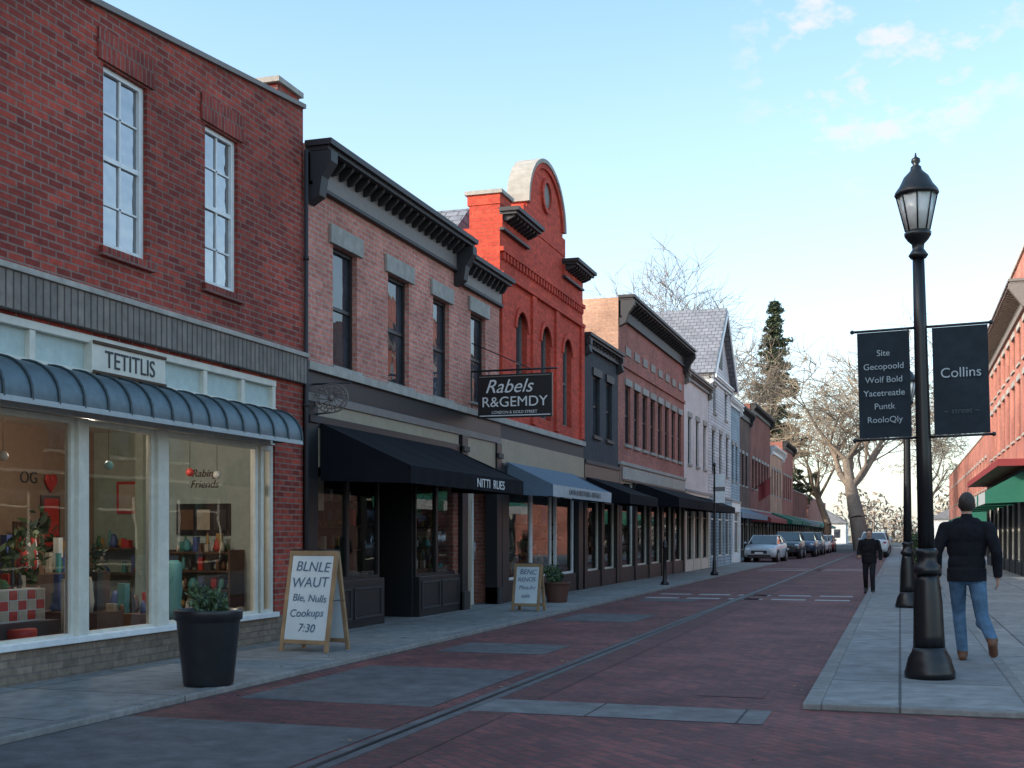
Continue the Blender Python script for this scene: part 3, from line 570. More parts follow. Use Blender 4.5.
# ------------------------------------------------------------------ generic building
def building(name,X,y0,y1,h,mw,sg=1,wins=(),trim='corn',front=None,mside=None,depth=12,fm='black',corn=(.4,.5),store=True,storem='black',storeh=3.1,lint='lint',arch=False,gm='gd',step=.55):
    e=empty(name,(X,(y0+y1)/2,0)); mb=MB()
    sh=storeh if store else 0
    ops=list(wins); wall(mb,X,y0,y1,sh,h,ops,.14,M[mw],sg); body(mb,X,y0,y1,h-.01,M[mw],sg,depth,M[mside] if mside else None); mb.build('walls',e)
    mf=MB();mg=MB()
    for o in ops: sash(mf,mg,X,*o,sg=sg,rec=.12,fm=M[fm],gm=M[gm],vert=False,fw=.05)
    if ops: mf.build('window_frames',e); mg.build('window_glass',e)
    mb=MB()
    for a,b,c,d in ops: mb.box(X+sg*.001,X+sg*.05,a-.1,b+.1,d,d+.2,M[lint]); mb.box(X-sg*.1,X+sg*.06,a-.08,b+.08,c-.09,c,M[lint])
    if corn: cornice(mb,X,y0+.02,y1-.02,h+.05,M[trim],sg,proj=corn[0],hh=corn[1],step=step)
    else: mb.box(X-sg*.3,X+sg*.06,y0,y1,h,h+.1,M[trim])
    mb.build('cornice_and_lintels',e)
    if store:
        mb=MB(); mb.box(X-sg*.1,X+sg*.05,y0,y1,sh-.45,sh,M[storem]); mb.box(X-sg*.1,X+sg*.09,y0,y1,sh,sh+.1,M[lint]); mb.box(X-sg*.15,X+sg*.02,y0,y1,.02,.5,M[storem])
        n=max(2,round((y1-y0)/2.4)); ys=[]
        for i in range(n+1):
            y=y0+(y1-y0-.3)*i/n; mb.box(X-sg*.2,X+sg*.05,y,y+.3,.02,sh-.451,M[storem])
            if i<n: ys.append((y+.3,y0+(y1-y0-.3)*(i+1)/n))
        mb.build('shopfront_woodwork',e)
        far=y0>50 or sg<0
        panes(e,X,ys,.5,sh-.45,M['cream' if storem!='cream' else 'black'],sg=sg,fw=.05,transom=sh-.95,gm=M['gd'] if far else None)
        if not far: room(e,X,y0+.1,y1-.1,.1,sh-.1,1.8,M['int'],sg=sg,seed=int(abs(y0)),n=30)
    return e
e=building('dark_narrow_building',FX,29.94,33.96,6.62,'dkgrey',wins=[(31.0,31.75,4.1,5.7),(32.5,33.2,4.1,5.7)],corn=(.22,.3),lint='corn',storeh=3.3)
awning(e,FX+.05,30.1,33.8,2.95,2.5,2.25,1.15,M['awnB'])
w=[]; y=34.9
for i in range(8): w.append((y,y+.72,4.15,5.9)); y+=1.27
e=building('brown_brick_building',FX,34.0,45.1,8.35,'b5',wins=w,mside='b5s',corn=(.48,.6),storeh=3.5,trim='corn',step=.6)
mb=MB(); mb.box(FX+.051,FX+.075,34.3,44.9,3.1,3.45,M['stone']); 
for y in [34.9+i*1.27 for i in range(8)]: mb.box(FX+.001,FX+.03,y,y+.72,6.8,7.05,M['corn2'])
mb.box(FX+.001,FX+.06,34,45.1,6.4,6.5,M['b5']); mb.build('sign_band',e)
awning(e,FX+.08,36.2,44.8,3.05,2.6,2.3,1.3,M['awnB'])
e=building('white_painted_building',FX,45.14,51.2,7.7,'pinkw',wins=[(46,46.7,4.2,6),(47.9,48.6,4.2,6),(49.8,50.5,4.2,6)],corn=(.25,.3),trim='corn2',storem='cream')
awning(e,FX+.05,45.6,51,3.0,2.6,2.35,1.1,M['awnB'])
e=building('white_gabled_house',FX,51.3,58.3,8.4,'siding',wins=[(52.2,53,4.2,6),(54.4,55.2,4.2,6),(56.6,57.4,4.2,6),(52.6,53.3,6.8,8),(56.2,56.9,6.8,8)],corn=(.2,.25),trim='white',storem='siding2')
mb=MB(); mb.prism_x([(51.3,8.45),(58.3,8.45),(54.8,11.6)],FX-.2,FX,M['siding']); mb.prism_x([(51.0,8.35),(51.3,8.35),(54.8,11.5),(58.3,8.35),(58.6,8.35),(54.8,11.75)],FX-11,FX+.3,M['shingle'])
for sgn in (-1,1): mb.prism_x([(54.8,11.62),(54.8,11.40),(54.8+sgn*3.7,8.15),(54.8+sgn*3.7,8.37)],FX+.301,FX+.36,M['white'])
mb.prism_x([(54.35,9),(55.25,9),(55.25,10),(54.8,10.4),(54.35,10)],FX-.1,FX+.03,M['corn']); mb.build('gabled_roof',e)
GX=-9.5
e=building('blue_clapboard_house',FX-.3,58.7,64,8.2,'siding2',wins=[(59.4,60.1,4.2,6),(60.9,61.6,4.2,6),(62.4,63.1,4.2,6)],corn=(.25,.3),trim='white',storem='white')
e=building('unseen_dark_building',GX,66,80.8,9.4,'b8',wins=[(67+i*1.9,67.9+i*1.9,4.6,6.6) for i in range(7)],depth=5,corn=(.4,.6))
awning(e,GX+.05,66.5,80,3.1,2.7,2.4,1.2,M['awnBlue'])
e=building('maroon_brick_building',GX,80.9,93.8,10.2,'b9',wins=[(82+i*1.9,83+i*1.9,4.6,6.6) for i in range(6)],depth=5)
awning(e,GX+.05,81.2,93,3.1,2.6,2.3,1.3,M['awnR'])
e=building('buff_brick_building',GX,93.9,104,8.3,'b5s',wins=[(95+i*2.2,96.1+i*2.2,4.6,6.6) for i in range(4)],depth=5,trim='white')
awning(e,GX+.05,94.2,103.5,3.2,2.6,2.3,1.6,M['awnG'])
e=building('brown_brick_building',GX,104.1,114.4,9.4,'b5',wins=[(105+i*2.2,106.1+i*2.2,4.6,6.6) for i in range(4)],depth=5)
awning(e,GX+.05,104.5,114,3.2,2.6,2.3,1.6,M['awnG'])
e=building('low_brick_shop',GX,114.6,132,5.6,'b9',wins=[],depth=5,corn=None,trim='stone')
awning(e,GX+.05,115,131,3.1,2.6,2.3,1.4,M['awnBlue'])
e=building('low_brick_shop',GX-.5,140,175,5.8,'b5',wins=[],depth=8,corn=None,trim='stone')
awning(e,GX-.45,141,174,3.1,2.6,2.3,1.4,M['awnG'])
RX=4.0
yy=[43.2+i*2.15 for i in range(8)]
e=building('corniced_brick_building',RX,42.2,61.5,9.75,'br',sg=-1,mside='b8',wins=[(y,y+1.0,4.9,6.9) for y in yy]+[(y,y+1.,7.5,8.7) for y in yy],corn=(.65,.7),trim='corn2',depth=14,storeh=3.8,gm='gb')  # unseen side wall kept dark so the shop glass reflects less sunlit brick
mb=MB(); mb.box(RX-.03,RX+.3,42.2,52,9.81,11.0,M['br']); mb.box(RX-.1,RX+.34,42.2,52,11.0,11.12,M['stone']); mb.box(RX-.95,RX-.05,42.4,61,3.72,3.95,M['awnR']); mb.build('parapet',e)
for y in (43,47.5,52,56.5): awning(e,RX-.05,y,y+3.6,3.6,2.9,2.5,1.25,M['awnG'],M['valL'],sg=-1)
e=building('far_brick_building',5.5,84,150,8.3,'br',sg=-1,wins=[(86+i*3,87.2+i*3,4.6,6.6) for i in range(20)],depth=12,corn=None,trim='stone')
awning(e,5.45,85,100,3.3,2.6,2.2,1.8,M['awnG'],sg=-1)
e=building('unseen_dark_building',7.5,18,38,6.5,'b8',sg=-1,wins=[(19.5+i*3,20.5+i*3,3.9,5.5) for i in range(6)],depth=10,storeh=3.2)  # unseen, added so the shop glass opposite reflects dark walls

# ------------------------------------------------------------------ trees
def bare_tree(name,loc,H,seed,mt,mb_,spread=1.,droop=0.,lim=(5,4,4,4,5),tw=.03,trunk=.4,wide=1.):
    rng=random.Random(seed); mb=MB()
    def br(p,d,L,r,lv):
        n=3; q=p; dd=d.copy(); pts=[(p,r)]
        for i in range(n):
            j=.18 if lv<4 else .22
            dd=(dd+Vector((rng.gauss(0,j),rng.gauss(0,j),rng.gauss(0,j)*.6+(.12 if lv<3 else -droop)))).normalized()
            q2=q+dd*(L/n); r2=r*(1-.55*(i+1)/n); mb.tube(q,q2,pts[-1][1],r2,mb_ if lv<4 else mt,6 if lv<2 else (4 if lv<4 else 3),False,lv<3); q=q2; pts.append((q,r2))
        if lv>=len(lim): return
        for k in range(lim[lv]):
            t=rng.uniform(.35,1) if lv>0 else rng.uniform(.55,1); idx=min(n,max(1,int(t*n+.5))); b=pts[idx][0]
            az=rng.uniform(0,2*math.pi); sp=rng.uniform(.4,.85)*spread
            v=dd.orthogonal().normalized(); v=(Matrix.Rotation(az,3,dd)@v); nd=(dd*math.cos(sp)+v*math.sin(sp)).normalized()
            if lv<2 and nd.z<.2: nd.z=.2+rng.random()*.3; nd.normalize()
            br(b,nd,L*rng.uniform(.58,.8),max(pts[idx][1]*rng.uniform(.5,.7),tw),lv+1)
    e=empty(name,loc); br(Vector((0,0,-.1)),Vector((rng.gauss(0,.06),rng.gauss(0,.06),1)),H*.30,trunk,0)
    zm=max(v[2] for v in mb.v); k=H/zm; mb.v=[(x*k*wide,y*k*wide,z*k) for x,y,z in mb.v]
    mb.build('trunk_and_branches',e,local=True); return e
bare_tree('bare_willow_tree',(-3.3,118,0),24.5,3,M['twig'],M['bark'],1.1,.07,(7,5,4,4,5),.021,.55,1.25)
bare_tree('bare_tree',(-8.0,143,0),23,5,M['twig'],M['bark'],1.0,.05,(6,4,4,4,4),.022,.4)
bare_tree('bare_tree',(2.0,150,0),20,8,M['twig'],M['bark'],1.0,.05,(5,4,4,4,4),.022,.4)
bare_tree('bare_tree',(-15.6,93,0),24.5,11,M['twig2'],M['bark'],.9,0,(6,4,4,4,4),.015,.28)
bare_tree('bare_tree',(-16.6,104,0),24,14,M['twig2'],M['bark'],.9,0,(5,4,4,4,3),.016,.25)
def pine(name,loc,H,seed):
    rng=random.Random(seed); mb=MB(); e=empty(name,loc); mb.tube((0,0,0),(0,0,H),.35,.04,M['bark'],8)
    z=H*.15
    while z<H-.2:
        t=1-(z/H); L0=.18*H*(t**.8)+.3
        for k in range(rng.randint(5,7)):
            a=rng.uniform(0,6.283); L=L0*rng.uniform(.4,1.15); dz=rng.uniform(-.15,.25)*L; tip=Vector((math.cos(a)*L,math.sin(a)*L,z+dz)); b=Vector((0,0,z)); mb.tube(b,tip,.05,.015,M['bark'],4,False)
            for s_ in range(int(4+L*6)):
                u=rng.uniform(.15,1.05); c=b.lerp(tip,u); mb.leaves((c.x,c.y,c.z-.1),(.38,.38,.3),6,.24,[M['pine'],M['pine'],M['pine2']],rng)
        z+=rng.uniform(.38,.72)*(H/28)
    mb.build('trunk_and_needles',e,local=True)
pine('pine_tree',(-13.6,139.6,0),28.6,4)
mb=MB(); rng=random.Random(21)
for i in range(90):
    x=-120+i*2.9+rng.uniform(-2,2); y=230+rng.uniform(-15,25); h=rng.uniform(5,11)
    mb.leaves((x,y,h*.5),(3.6,4,h*.5),200,.5,[M['twig2'],M['bark'],M['twig']],rng); mb.tube((x,y,0),(x,y,h*.6),.25,.12,M['bark'],5,False)
mb.build('distant_trees')
for (x,y,w,h) in ((-12,205,7,3.4),(9,200,9,4)):
    e=empty('distant_house',(x,y,0)); mb=MB(); mb.box(x-w/2,x+w/2,y,y+8,0,h,M['siding']); mb.grid([[(x-w/2-.4,y-.4,h),(x,y-.4,h+2.4),(x+w/2+.4,y-.4,h)],[(x-w/2-.4,y+8.4,h),(x,y+8.4,h+2.4),(x+w/2+.4,y+8.4,h)]],M['shingle'])
    for k in (-.3,0,.3): mb.box(x+k*w-.5,x+k*w+.5,y-.05,y,1.0,2.4,M['gd'])
    mb.build('walls_and_roof',e)

# ------------------------------------------------------------------ street lamps
def lamp(name,loc,rot,H=5.14,banner=True):
    e=empty(name,loc,rot); mb=MB(); I=M['iron']
    mb.lathe((0,0,0),[(.235,0),(.24,.06),(.225,.10),(.215,.14),(.20,.20),(.165,.26),(.155,.30)],I,24)
    mb.lathe((0,0,0),[(.150,.30,.1),(.145,.42,.1),(.135,.75,.1),(.115,.95,.1),(.10,1.02,.1)],I,24)
    mb.lathe((0,0,0),[(.125,1.02),(.135,1.06),(.12,1.10),(.095,1.13),(.092,1.2),(.11,1.23),(.09,1.27)],I,24)
    mb.lathe((0,0,0),[(.078,1.27,.12),(.072,2.2,.12),(.062,3.4,.12),(.056,H-1.02,.12)],I,24)
    z=H-1.02
    mb.lathe((0,0,0),[(.075,z),(.095,z+.03),(.075,z+.06),(.055,z+.09),(.06,z+.14),(.10,z+.18),(.125,z+.22),(.13,z+.25),(.10,z+.27)],I,20)
    mb.lathe((0,0,0),[(.112,z+.27),(.190,z+.62)],M['lampg'],8)
    for k in range(8):
        a=k*math.pi/4; mb.tube((.113*math.cos(a),.113*math.sin(a),z+.27),(.192*math.cos(a),.192*math.sin(a),z+.62),.008,.008,I,5)
    mb.lathe((0,0,0),[(.198,z+.61),(.212,z+.63),(.205,z+.66),(.16,z+.72),(.12,z+.80),(.07,z+.85),(.055,z+.87),(.05,z+.90),(.025,z+.92),(.045,z+.95),(.04,z+.98),(.012,z+1.0),(.005,z+1.04)],I,16)
    mb.build('post_and_lantern',e,local=True)
    if banner:
        mb=MB()
        for s_,x0,x1 in((-1,-.60,-.105),(1,.105,.615)):
            for zz in (3.44,2.36): mb.tube((0,0,zz),(s_*.64,0,zz),.013,.013,I,8); mb.ball((s_*.645,0,zz),.022,I,8,6)
            rows=[]
            for k in range(12):
                t=k/11; rows.append([(x0+(x1-x0)*j/6,.012*math.sin(t*5+j*.9)*math.sin(t*math.pi),2.375+1.05*t) for j in range(7)])
            mb.grid(rows,M['ban'],False,True)
        mb.build('banners',e,local=True)
        text('Site\nGecopoold\nWolf Bold\nYacetreatle\nPuntk\nRooloQly',.085,(-.355,-.02,2.88),'S',M['txtB2'],e,local=True,name='banner_lettering',ext=.001,space=1.55)
        text('Collins',.135,(.36,-.02,2.97),'S',M['txtB2'],e,local=True,name='banner_lettering',ext=.001)
        text('~ street ~',.08,(.36,-.02,2.6),'S',M['ban2'],e,local=True,name='banner_lettering',ext=.001)
    return e
M['ban']=paint('banner_slate_fabric',(.020,.030,.040),.8,.25,.2); M['ban2']=paint('banner_grey',(.06,.08,.10),.8); M['txtB2']=paint('banner_lettering_pale',(.36,.43,.47),.8)
lamp('street_lamp',(.28,12.45,.05),(0,math.radians(-1.5),0))
lamp('street_lamp',(.15,24.4,.05),(0,math.radians(-.4),0),4.75,False)
e=empty('bollard',(-6.25,33.2,.06)); mb=MB(); mb.lathe((0,0,0),[(.12,0),(.12,.05),(.07,.12),(.055,.2),(.05,1.0),(.07,1.03),(.07,1.08),(.05,1.1),(.065,1.16),(.04,1.22),(.01,1.25)],M['iron'],16); mb.build('bollard_body',e,local=True)
e=empty('pole_sign',(-6.1,41.6,.06)); mb=MB(); mb.lathe((0,0,0),[(.14,0),(.14,.08),(.08,.16),(.06,.5),(.045,.55),(.035,3.75),(.06,3.8),(.02,3.9)],M['iron'],14); mb.box(-.04,.36,-.02,.0,2.5,3.5,M['white']); mb.box(-.045,.365,-.025,-.021,2.9,3.05,M['corn2']); mb.build('post_and_panel',e,local=True)

# ------------------------------------------------------------------ planters
def planter(name,loc,rt,rb,h,mp,seed,pr=.25,ph=.2,n=380,ls=.035):
    e=empty(name,loc); mb=MB(); 
    mb.lathe((0,0,0),[(rb,0),(rb+.01,.03),(rt*.93,h*.84),(rt*.94,h*.86),(rt,h*.87),(rt*1.01,h*.98),(rt,h),(rt-.03,h),(rt-.04,h-.06)],mp,32); mb.build('pot',e,local=True)
    mb=MB(); mb.lathe((0,0,0),[(rt-.035,h-.05),(.01,h-.04)],M['soil'],20); mb.build('soil',e,local=True)
    mb=MB(); rng=random.Random(seed)
    for k in range(14):
        a=rng.uniform(0,6.28); rr=rng.uniform(0,pr*.7); c=(rr*math.cos(a),rr*math.sin(a),h+ph*rng.uniform(.1,.9)); mb.tube((c[0]*.4,c[1]*.4,h-.05),c,.005,.003,M['leaf3'],4,False); mb.leaves(c,(pr*.38,pr*.38,ph*.4),n//14,ls,[M['leaf'],M['leaf2'],M['leaf3']],rng)
    mb.build('plant',e,local=True)
M['potb']=paint('pot_black_glaze',(.018,.020,.024),.35,.3,.5)
planter('potted_plant',(-6.1,9.72,LS),.31,.22,.70,M['potb'],2,.22,.2,600,.03)
planter('potted_plant',(-6.75,23.9,LS),.28,.2,.42,M['terra'],5,.3,.3,500,.05)
planter('planter_shrub',(.55,40,.05),.35,.28,.5,M['terra'],9,.4,.9,700,.07)
planter('planter_shrub',(.5,52,.05),.35,.28,.5,M['terra'],10,.4,.9,700,.07)
# ------------------------------------------------------------------ sandwich boards
def aboard(name,loc,rz,w,h,lines):
    e=empty(name,loc,(0,0,rz)); sp=h*.2; 
    for side in (-1,1):
        p=empty('panel',(0,side*sp,0),(side*math.atan2(sp,h)*1,0,0)); p.parent=e; mb=MB(); y0,y1=(-.012,.012)
        mb.box(-w/2,-w/2+.05,y0-.008,y1+.008,0,h,M['wood']); mb.box(w/2-.05,w/2,y0-.008,y1+.008,0,h,M['wood']); mb.box(-w/2+.05,w/2-.05,y0-.008,y1+.008,h-.06,h,M['wood']); mb.box(-w/2+.05,w/2-.05,y0-.008,y1+.008,.09,.14,M['wood'])
        mb.box(-w/2+.05,w/2-.05,y0,y1,.14,h-.06,M['board']); mb.build('board_frame',p,local=True,bevel=.004)
        if side==-1:
            for i,(t,s_,z) in enumerate(lines): 
                tt=text(t,s_,(0.01*(-1)**i,-.018,z),'S',M['txtB'],p,local=True,shear=.15,name='handwriting',ext=.001); tt.rotation_euler[1]=.03*(-1)**i
    mb=MB(); mb.tube((-w/2,-sp*.5,h*.5),(-w/2,sp*.5,h*.5),.006,.006,M['iron'],6); mb.tube((w/2,-sp*.5,h*.5),(w/2,sp*.5,h*.5),.006,.006,M['iron'],6); mb.tube((-w/2,0,h*.985),(w/2,0,h*.985),.012,.012,M['iron'],8); mb.build('hinge_and_stays',e,local=True)
aboard('sandwich_board',(-6.72,13.05,LS),math.radians(-6),.68,1.22,[('BLNLE',.17,1.02),('WAUT',.17,.83),('Ble, Nulls',.125,.64),('Cookups',.13,.46),('7:30',.14,.28)])
aboard('sandwich_board',(-6.5,21.1,LS),math.radians(-4),.54,.88,[('BENC',.13,.72),('RENOS',.11,.58),('Mon-Fri',.10,.43),('sale',.11,.28)])

# ------------------------------------------------------------------ cars
def car(name,loc,rz,c,suv=False):
    e=empty(name,loc,(0,0,rz)); pm=paint('car_paint_'+c[0],c[1],.25,.03,.8); mb=MB()
    k=1.12 if suv else 1.; dz=.12 if suv else 0
    st=[(-2.25,.68,.45,.80),(-2.2,.80,.34,.95),(-1.9,.86,.26,1.02),(-1.2,.89,.22,1.02),(0,.90,.20,.98),(1.0,.90,.20,.95),(1.6,.88,.22,.88),(2.0,.84,.26,.80),(2.2,.76,.30,.70),(2.27,.62,.40,.60)]
    rg=[]
    for x,w,zl,zb in st:
        zl+=dz;zb+=dz*1.3; zm=(zl+zb)/2
        rg.append([(x,-w*.90,zl),(x,-w*.98,zl+.1),(x,-w,zm),(x,-w*.97,zb-.07),(x,-w*.90,zb),(x,-w*.4,zb+.025),(x,w*.4,zb+.025),(x,w*.90,zb),(x,w*.97,zb-.07),(x,w,zm),(x,w*.98,zl+.1),(x,w*.90,zl)])
    mb.grid(rg,pm,True,True)
    gh=[(-2.0 if suv else -1.85,1.0,.80,.80),(-1.75 if suv else -1.2,1.38,.80,.64),(-.3,1.45,.82,.66),(.35,1.41,.82,.65),(1.15,.97,.80,.76)]
    for (x0,z0,b0,t0),(x1,z1,b1,t1) in zip(gh,gh[1:]):
        z0=z0*k+dz*.3; z1=z1*k+dz*.3; zb=.96+dz*1.3; end=(x1==gh[1][0]) or (x1==gh[-1][0])
        for s_ in(-1,1): mb.poly([(x0,s_*b0,zb),(x1,s_*b1,zb),(x1,s_*t1,z1-.03),(x0,s_*t0,z0-.03)],M['cglass'])
        mb.poly([(x0,-t0,z0),(x1,-t1,z1),(x1,t1,z1),(x0,t0,z0)],M['cglass'] if end else pm)
        if not end:
            for s_ in(-1,1): mb.tube((x0,s_*t0,z0-.015),(x1,s_*t1,z1-.015),.03,.03,pm,6)
    P=lambda i,s_:(gh[i][0],s_*gh[i][3],gh[i][1]*k+dz*.3-.01)
    for s_ in(-1,1):
        mb.tube(P(0,s_),P(1,s_),.035,.035,pm,6); mb.tube(P(3,s_),P(4,s_),.03,.03,pm,6); mb.tube((-.2,s_*.82,.96+dz*1.3),(-.25,s_*.665,1.43*k+dz*.3),.03,.03,M['black'],6)
        mb.ball((.95,s_*.98,1.02+dz*1.3),(.07,.10,.07),pm,8,6)
        mb.ball((2.12,s_*.62,.68+dz*1.2),(.12,.17,.075),M['hl'],10,6); mb.ball((-2.19,s_*.66,.82+dz*1.2),(.08,.14,.08),M['rl'],10,6)
        for x in (-1.4,1.42):
            mb.tube((x,s_*.60,.33),(x,s_*.905,.33),.37,.37,M['black'],18); mb.tube((x,s_*.70,.32),(x,s_*.915,.32),.32,.31,M['rubber'],20); mb.tube((x,s_*.90,.32),(x,s_*.922,.32),.20,.19,M['alloy'],14)
    mb.box(2.18,2.285,-.42,.42,.46+dz,.62+dz,M['black']); mb.box(2.15,2.28,-.6,.6,.30+dz,.40+dz,M['black']); mb.box(2.285,2.295,-.22,.22,.44+dz,.54+dz,M['white']); mb.box(-2.28,-2.2,-.25,.25,.62+dz,.74+dz,M['white'])
    mb.build('body_and_wheels',e,local=True)
S=-math.pi/2
car('parked_car',(-7.0,67.0,0),S-.06,('silver',(.42,.46,.50)))
car('parked_car',(-6.6,76.5,0),S,('black',(.02,.022,.03)),True)
car('parked_car',(-6.2,83.5,0),S,('darkblue',(.03,.05,.10)),True)
car('parked_car',(-6.2,91,0),S,('grey',(.12,.13,.15)),True)
car('parked_car',(-6.2,99,0),S,('white',(.6,.6,.6)))
car('parked_car',(-6.2,107,0),S,('red',(.25,.02,.02)))
car('parked_car',(-2.6,128,0),math.pi/2,('blue',(.1,.2,.35)))
car('parked_car',(-1.6,82,0),math.pi/2,('white',(.6,.62,.64)),True)
car('parked_car',(-1.6,90,0),math.pi/2,('black',(.02,.022,.03)),True)
car('parked_car',(-1.6,100,0),math.pi/2,('silver',(.42,.46,.50)))
e=empty('flag',(GX+.1,80.9,4.4)); mb=MB(); mb.tube((0,0,0),(1.3,0,.9),.025,.02,M['iron'],6); mb.grid([[(.45+j*.13,.06*math.sin(j*1.3),.35+j*.09-(k*.28)) for j in range(7)] for k in range(5)],M['awnR'],False,True); mb.build('pole_and_cloth',e,local=True)

# ------------------------------------------------------------------ people
def person(name,loc,rz,scl,J,mj,mt,ms,arms,face=True):
    e=empty(name,loc,(0,0,rz)); e.scale=(scl,)*3
    t=MB(); D=M['skin']
    def cap(a,b,ra,rb,n=14):
        a=Vector(a);b=Vector(b); t.tube(a,b,ra,rb,D,n); t.ball(a,ra,D,n,8); t.ball(b,rb,D,n,8)
    def ell(c,r): t.ball(c,r,D,18,12)
    ell((0,-.01,1.36),(.215,.135,.15)); ell((0,0,1.22),(.205,.135,.2)); ell((0,0,1.05),(.195,.135,.19)); ell((0,-.005,.95),(.19,.135,.13))
    cap((-.18,-.01,1.44),(.18,-.01,1.44),.068,.068); cap((0,-.01,1.42),(0,.01,1.56),.078,.060)
    cap((-.08,0,1.47),(.08,0,1.47),.078,.078)
    rg=[[( .20*math.cos(k*math.pi/12),.145*math.sin(k*math.pi/12),z) for k in range(24)] for z in (.86,1.0)]; t.grid(rg,D)
    hands=[]
    for s_,(el,wr,hd) in zip((-1,1),arms):
        sh=Vector((s_*.215,-.01,1.43)); el=Vector(el); wr=Vector(wr); hd=Vector(hd)
        cap(sh,el,.076,.060); cap(el,wr,.060,.046)
        d=(hd-wr).normalized(); inn=Vector((-s_,0,0)); f=d.cross(inn).normalized()
        if f.y<0: f=-f
        p0=wr+d*.02; p1=wr+d*.09
        for w in (-.025,0,.025): cap(p0+f*w*.7,p1+f*w,.017,.016,8)
        for i,(w,L) in enumerate(((.034,.072),(.012,.082),(-.011,.076),(-.033,.06))):
            a=p1+f*w; b=a+(d+inn*.15).normalized()*L*.5; c=b+(d*.8+inn*.6).normalized()*L*.5; cap(a,b,.0095,.009,8); cap(b,c,.009,.0075,8)
        a=p0+f*.03; b=a+(d*.6+f*.8).normalized()*.045; c=b+(d*.95+f*.2).normalized()*.035; cap(a,b,.012,.011,8); cap(b,c,.011,.009,8)
        hands.append((wr,d))
    feet=[]
    for s_,(hp,kn,an,ball_) in zip((-1,1),J):
        cap(hp,kn,.100,.070); cap(kn,an,.070,.058); cap(Vector(kn)+Vector((0,-.02,-.08)),Vector(kn).lerp(Vector(an),.45)+Vector((0,-.015,0)),.062,.062)
        an=Vector(an);ba=Vector(ball_); v=(ba-an); 
        heel=an+Vector((0,-.03,-.045)) if v.z>-.1 else an+Vector((0,-.06,-.03))
        cap(heel,ba,.045,.047); cap(an,ba,.05,.045); tip=ba+Vector((0,.075,-.005)) ; cap(ba,tip,.047,.036); feet.append((an,heel,ba,tip))
    hc=Vector((0,.03,1.69)); ell(hc,(.077,.098,.115)); ell(hc+Vector((0,.025,-.06)),(.055,.07,.065)); ell(hc+Vector((0,.10,-.015)),(.014,.022,.028)); ell(hc+Vector((0,.085,-.055)),(.026,.018,.012))
    for s_ in(-1,1): ell(hc+Vector((s_*.08,-.005,-.01)),(.012,.022,.033))
    hr=hc+Vector((0,-.015,.02)); ell(hr,(.086,.102,.112))
    me=bpy.data.meshes.new('tmp'); me.from_pydata(t.v,[],t.f); o=bpy.data.objects.new('tmp',me); COL.objects.link(o)
    rm=o.modifiers.new('r','REMESH'); rm.mode='VOXEL'; rm.voxel_size=.009; sm=o.modifiers.new('s','SMOOTH'); sm.iterations=3; sm.factor=.5
    dg=bpy.context.evaluated_depsgraph_get(); me2=bpy.data.meshes.new_from_object(o.evaluated_get(dg)); bpy.data.objects.remove(o)
    me2.materials.clear()
    for m in (mj,mt,ms,M['skin'],M['hair']): me2.materials.append(m)
    for p in me2.polygons:
        c=p.center; k=0
        if c.z>1.53:
            k=3
            q=c-hc
            if q.z>.055 or (q.y<.03 and q.z>-.075) or (q.z>.02 and q.y<.06): k=4
            if abs(q.x)>.083 and abs(q.z+.01)<.035 and -.03<q.y<.02: k=3
            if c.z<1.585 and q.y<.01: k=0
        elif c.z<.865 and abs(c.x)<.245: k=1
        for (wr,d) in hands:
            u=(c-wr).dot(d)
            if .012<u<.22 and ((c-wr)-d*u).length<.062: k=3
        for an,heel,ba,tip in feet:
            for a,b in ((heel,ba),(ba,tip),(an,ba)):
                u=max(0,min(1,(c-a).dot(b-a)/max(1e-6,(b-a).length_squared)))
                if (c-(a+(b-a)*u)).length<.066 and c.z<an.z+.02: k=2
        if k==0 and c.z<.5: k=1
        p.material_index=k; p.use_smooth=True
    me2.name='body'; ob=bpy.data.objects.new('body',me2); COL.objects.link(ob); ob.parent=e
    b=MB()
    for s_ in(-1,1): b.ball(hc+Vector((s_*.03,.088,.003)),.012,M['white'],8,6); b.ball(hc+Vector((s_*.03,.0975,.003)),.006,M['black'],8,6)
    b.build('eyes',e,local=True)
    return e
jk=cloth('jacket_navy',(.012,.013,.018)); jn=cloth('jeans_blue',(.08,.15,.24)); shb=paint('shoe_brown',(.14,.06,.03),.6); blk=cloth('coat_black',(.012,.012,.015)); blk2=cloth('trousers_black',(.015,.016,.02)); shk=paint('shoe_black',(.015,.015,.015),.5)
person('walking_man',(.70,14.15,.05),math.radians(-6),1.03,
  [((-.095,0,.93),(-.09,.20,.52),(-.05,.17,.085),(-.05,.29,.045)),((.095,0,.93),(.15,-.0,.50),(.27,-.38,.27),(.28,-.33,.13))],jk,jn,shb,
  [((-.30,-.06,1.17),(-.30,.03,.93),(-.29,.07,.80)),((.30,-.07,1.17),(.31,.02,.93),(.31,.06,.80))])
person('walking_pedestrian',(-.72,30.8,0),math.radians(176),.89,
  [((-.09,0,.93),(-.10,.16,.51),(-.11,.13,.085),(-.12,.26,.045)),((.09,0,.93),(.10,.0,.50),(.11,-.24,.16),(.115,-.14,.05))],blk,blk2,shk,
  [((-.29,-.06,1.17),(-.30,.04,.93),(-.30,.08,.80)),((.28,-.04,1.17),(.27,.17,1.02),(.22,.28,1.04))])

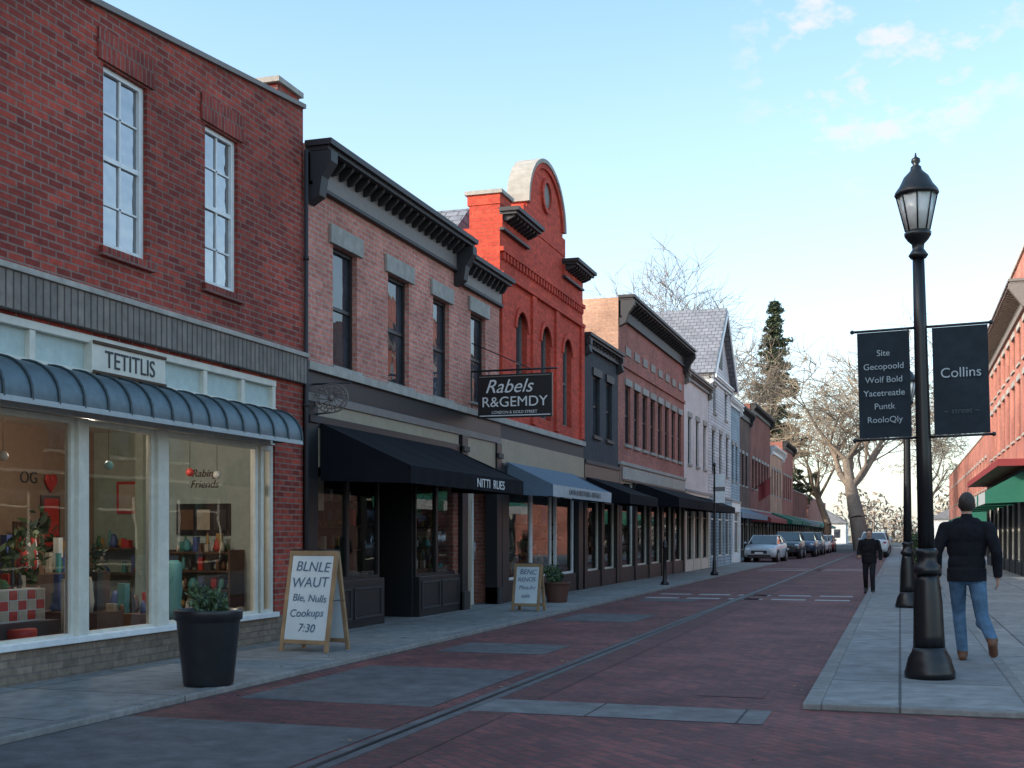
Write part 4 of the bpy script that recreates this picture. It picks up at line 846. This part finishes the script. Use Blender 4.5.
# ------------------------------------------------------------------ light, sky, camera
az=math.radians(231.5); el=math.radians(25)
sd=Vector((math.sin(az)*math.cos(el),math.cos(az)*math.cos(el),math.sin(el)))
L=bpy.data.lights.new('sun','SUN'); L.energy=5.0; L.angle=math.radians(.53); L.color=(1,.91,.78); lo=bpy.data.objects.new('sun',L); COL.objects.link(lo); lo.rotation_euler=sd.to_track_quat('Z','Y').to_euler(); lo.location=(-30,-30,40)
w=bpy.data.worlds.new('World'); scene.world=w; w.use_nodes=True; nt=w.node_tree; bg=nt.nodes['Background']
sk=N(nt,'ShaderNodeTexSky'); sk.sky_type='NISHITA'; sk.sun_disc=False; sk.sun_elevation=el; sk.sun_rotation=az; sk.air_density=1.0; sk.dust_density=2.0; sk.ozone_density=1.5
tc=N(nt,'ShaderNodeTexCoord'); G=tc.outputs['Generated']
sz=N(nt,'ShaderNodeSeparateXYZ'); nt.links.new(G,sz.inputs[0])
hz=ramp(nt,sz.outputs[2],0.,.42,1,0)
haze=mixc(nt,hz,(.55,1.35,1.8),(3.0,3.05,2.9))
sky2=mixc(nt,1,sk.outputs[0],(2.0,2.0,1.95),'MULTIPLY')
sky3=mixc(nt,1,sky2,haze,'ADD')
dn=N(nt,'ShaderNodeVectorMath',operation='NORMALIZE'); nt.links.new(G,dn.inputs[0])
dp=N(nt,'ShaderNodeVectorMath',operation='DOT_PRODUCT'); nt.links.new(dn.outputs[0],dp.inputs[0]); dp.inputs[1].default_value=(-.01,.93,.368)
mp=N(nt,'ShaderNodeMapping'); mp.inputs['Scale'].default_value=(10,10,17); nt.links.new(G,mp.inputs[0])
nz=ramp(nt,noise(nt,mp.outputs[0],2.4,7,.6),.50,.64,0,1)
mk=ramp(nt,dp.outputs['Value'],.992,.9985,0,.85)
col=mixc(nt,math_(nt,'MULTIPLY',nz,mk),sky3,(6.3,6.35,6.35))
nt.links.new(col,bg.inputs[0]); bg.inputs[1].default_value=.15
cam=bpy.data.cameras.new('Camera'); co=bpy.data.objects.new('Camera',cam); COL.objects.link(co)
cam.sensor_width=36; cam.lens=1200/1024*36; cam.shift_y=(535-384)/1024; cam.clip_end=5000; cam.clip_start=.05
co.location=(0,0,1.45); co.rotation_euler=(math.pi/2,0,math.atan(388/1200.)); scene.camera=co
scene.view_settings.view_transform='Standard'; scene.view_settings.look='None'; scene.view_settings.exposure=0
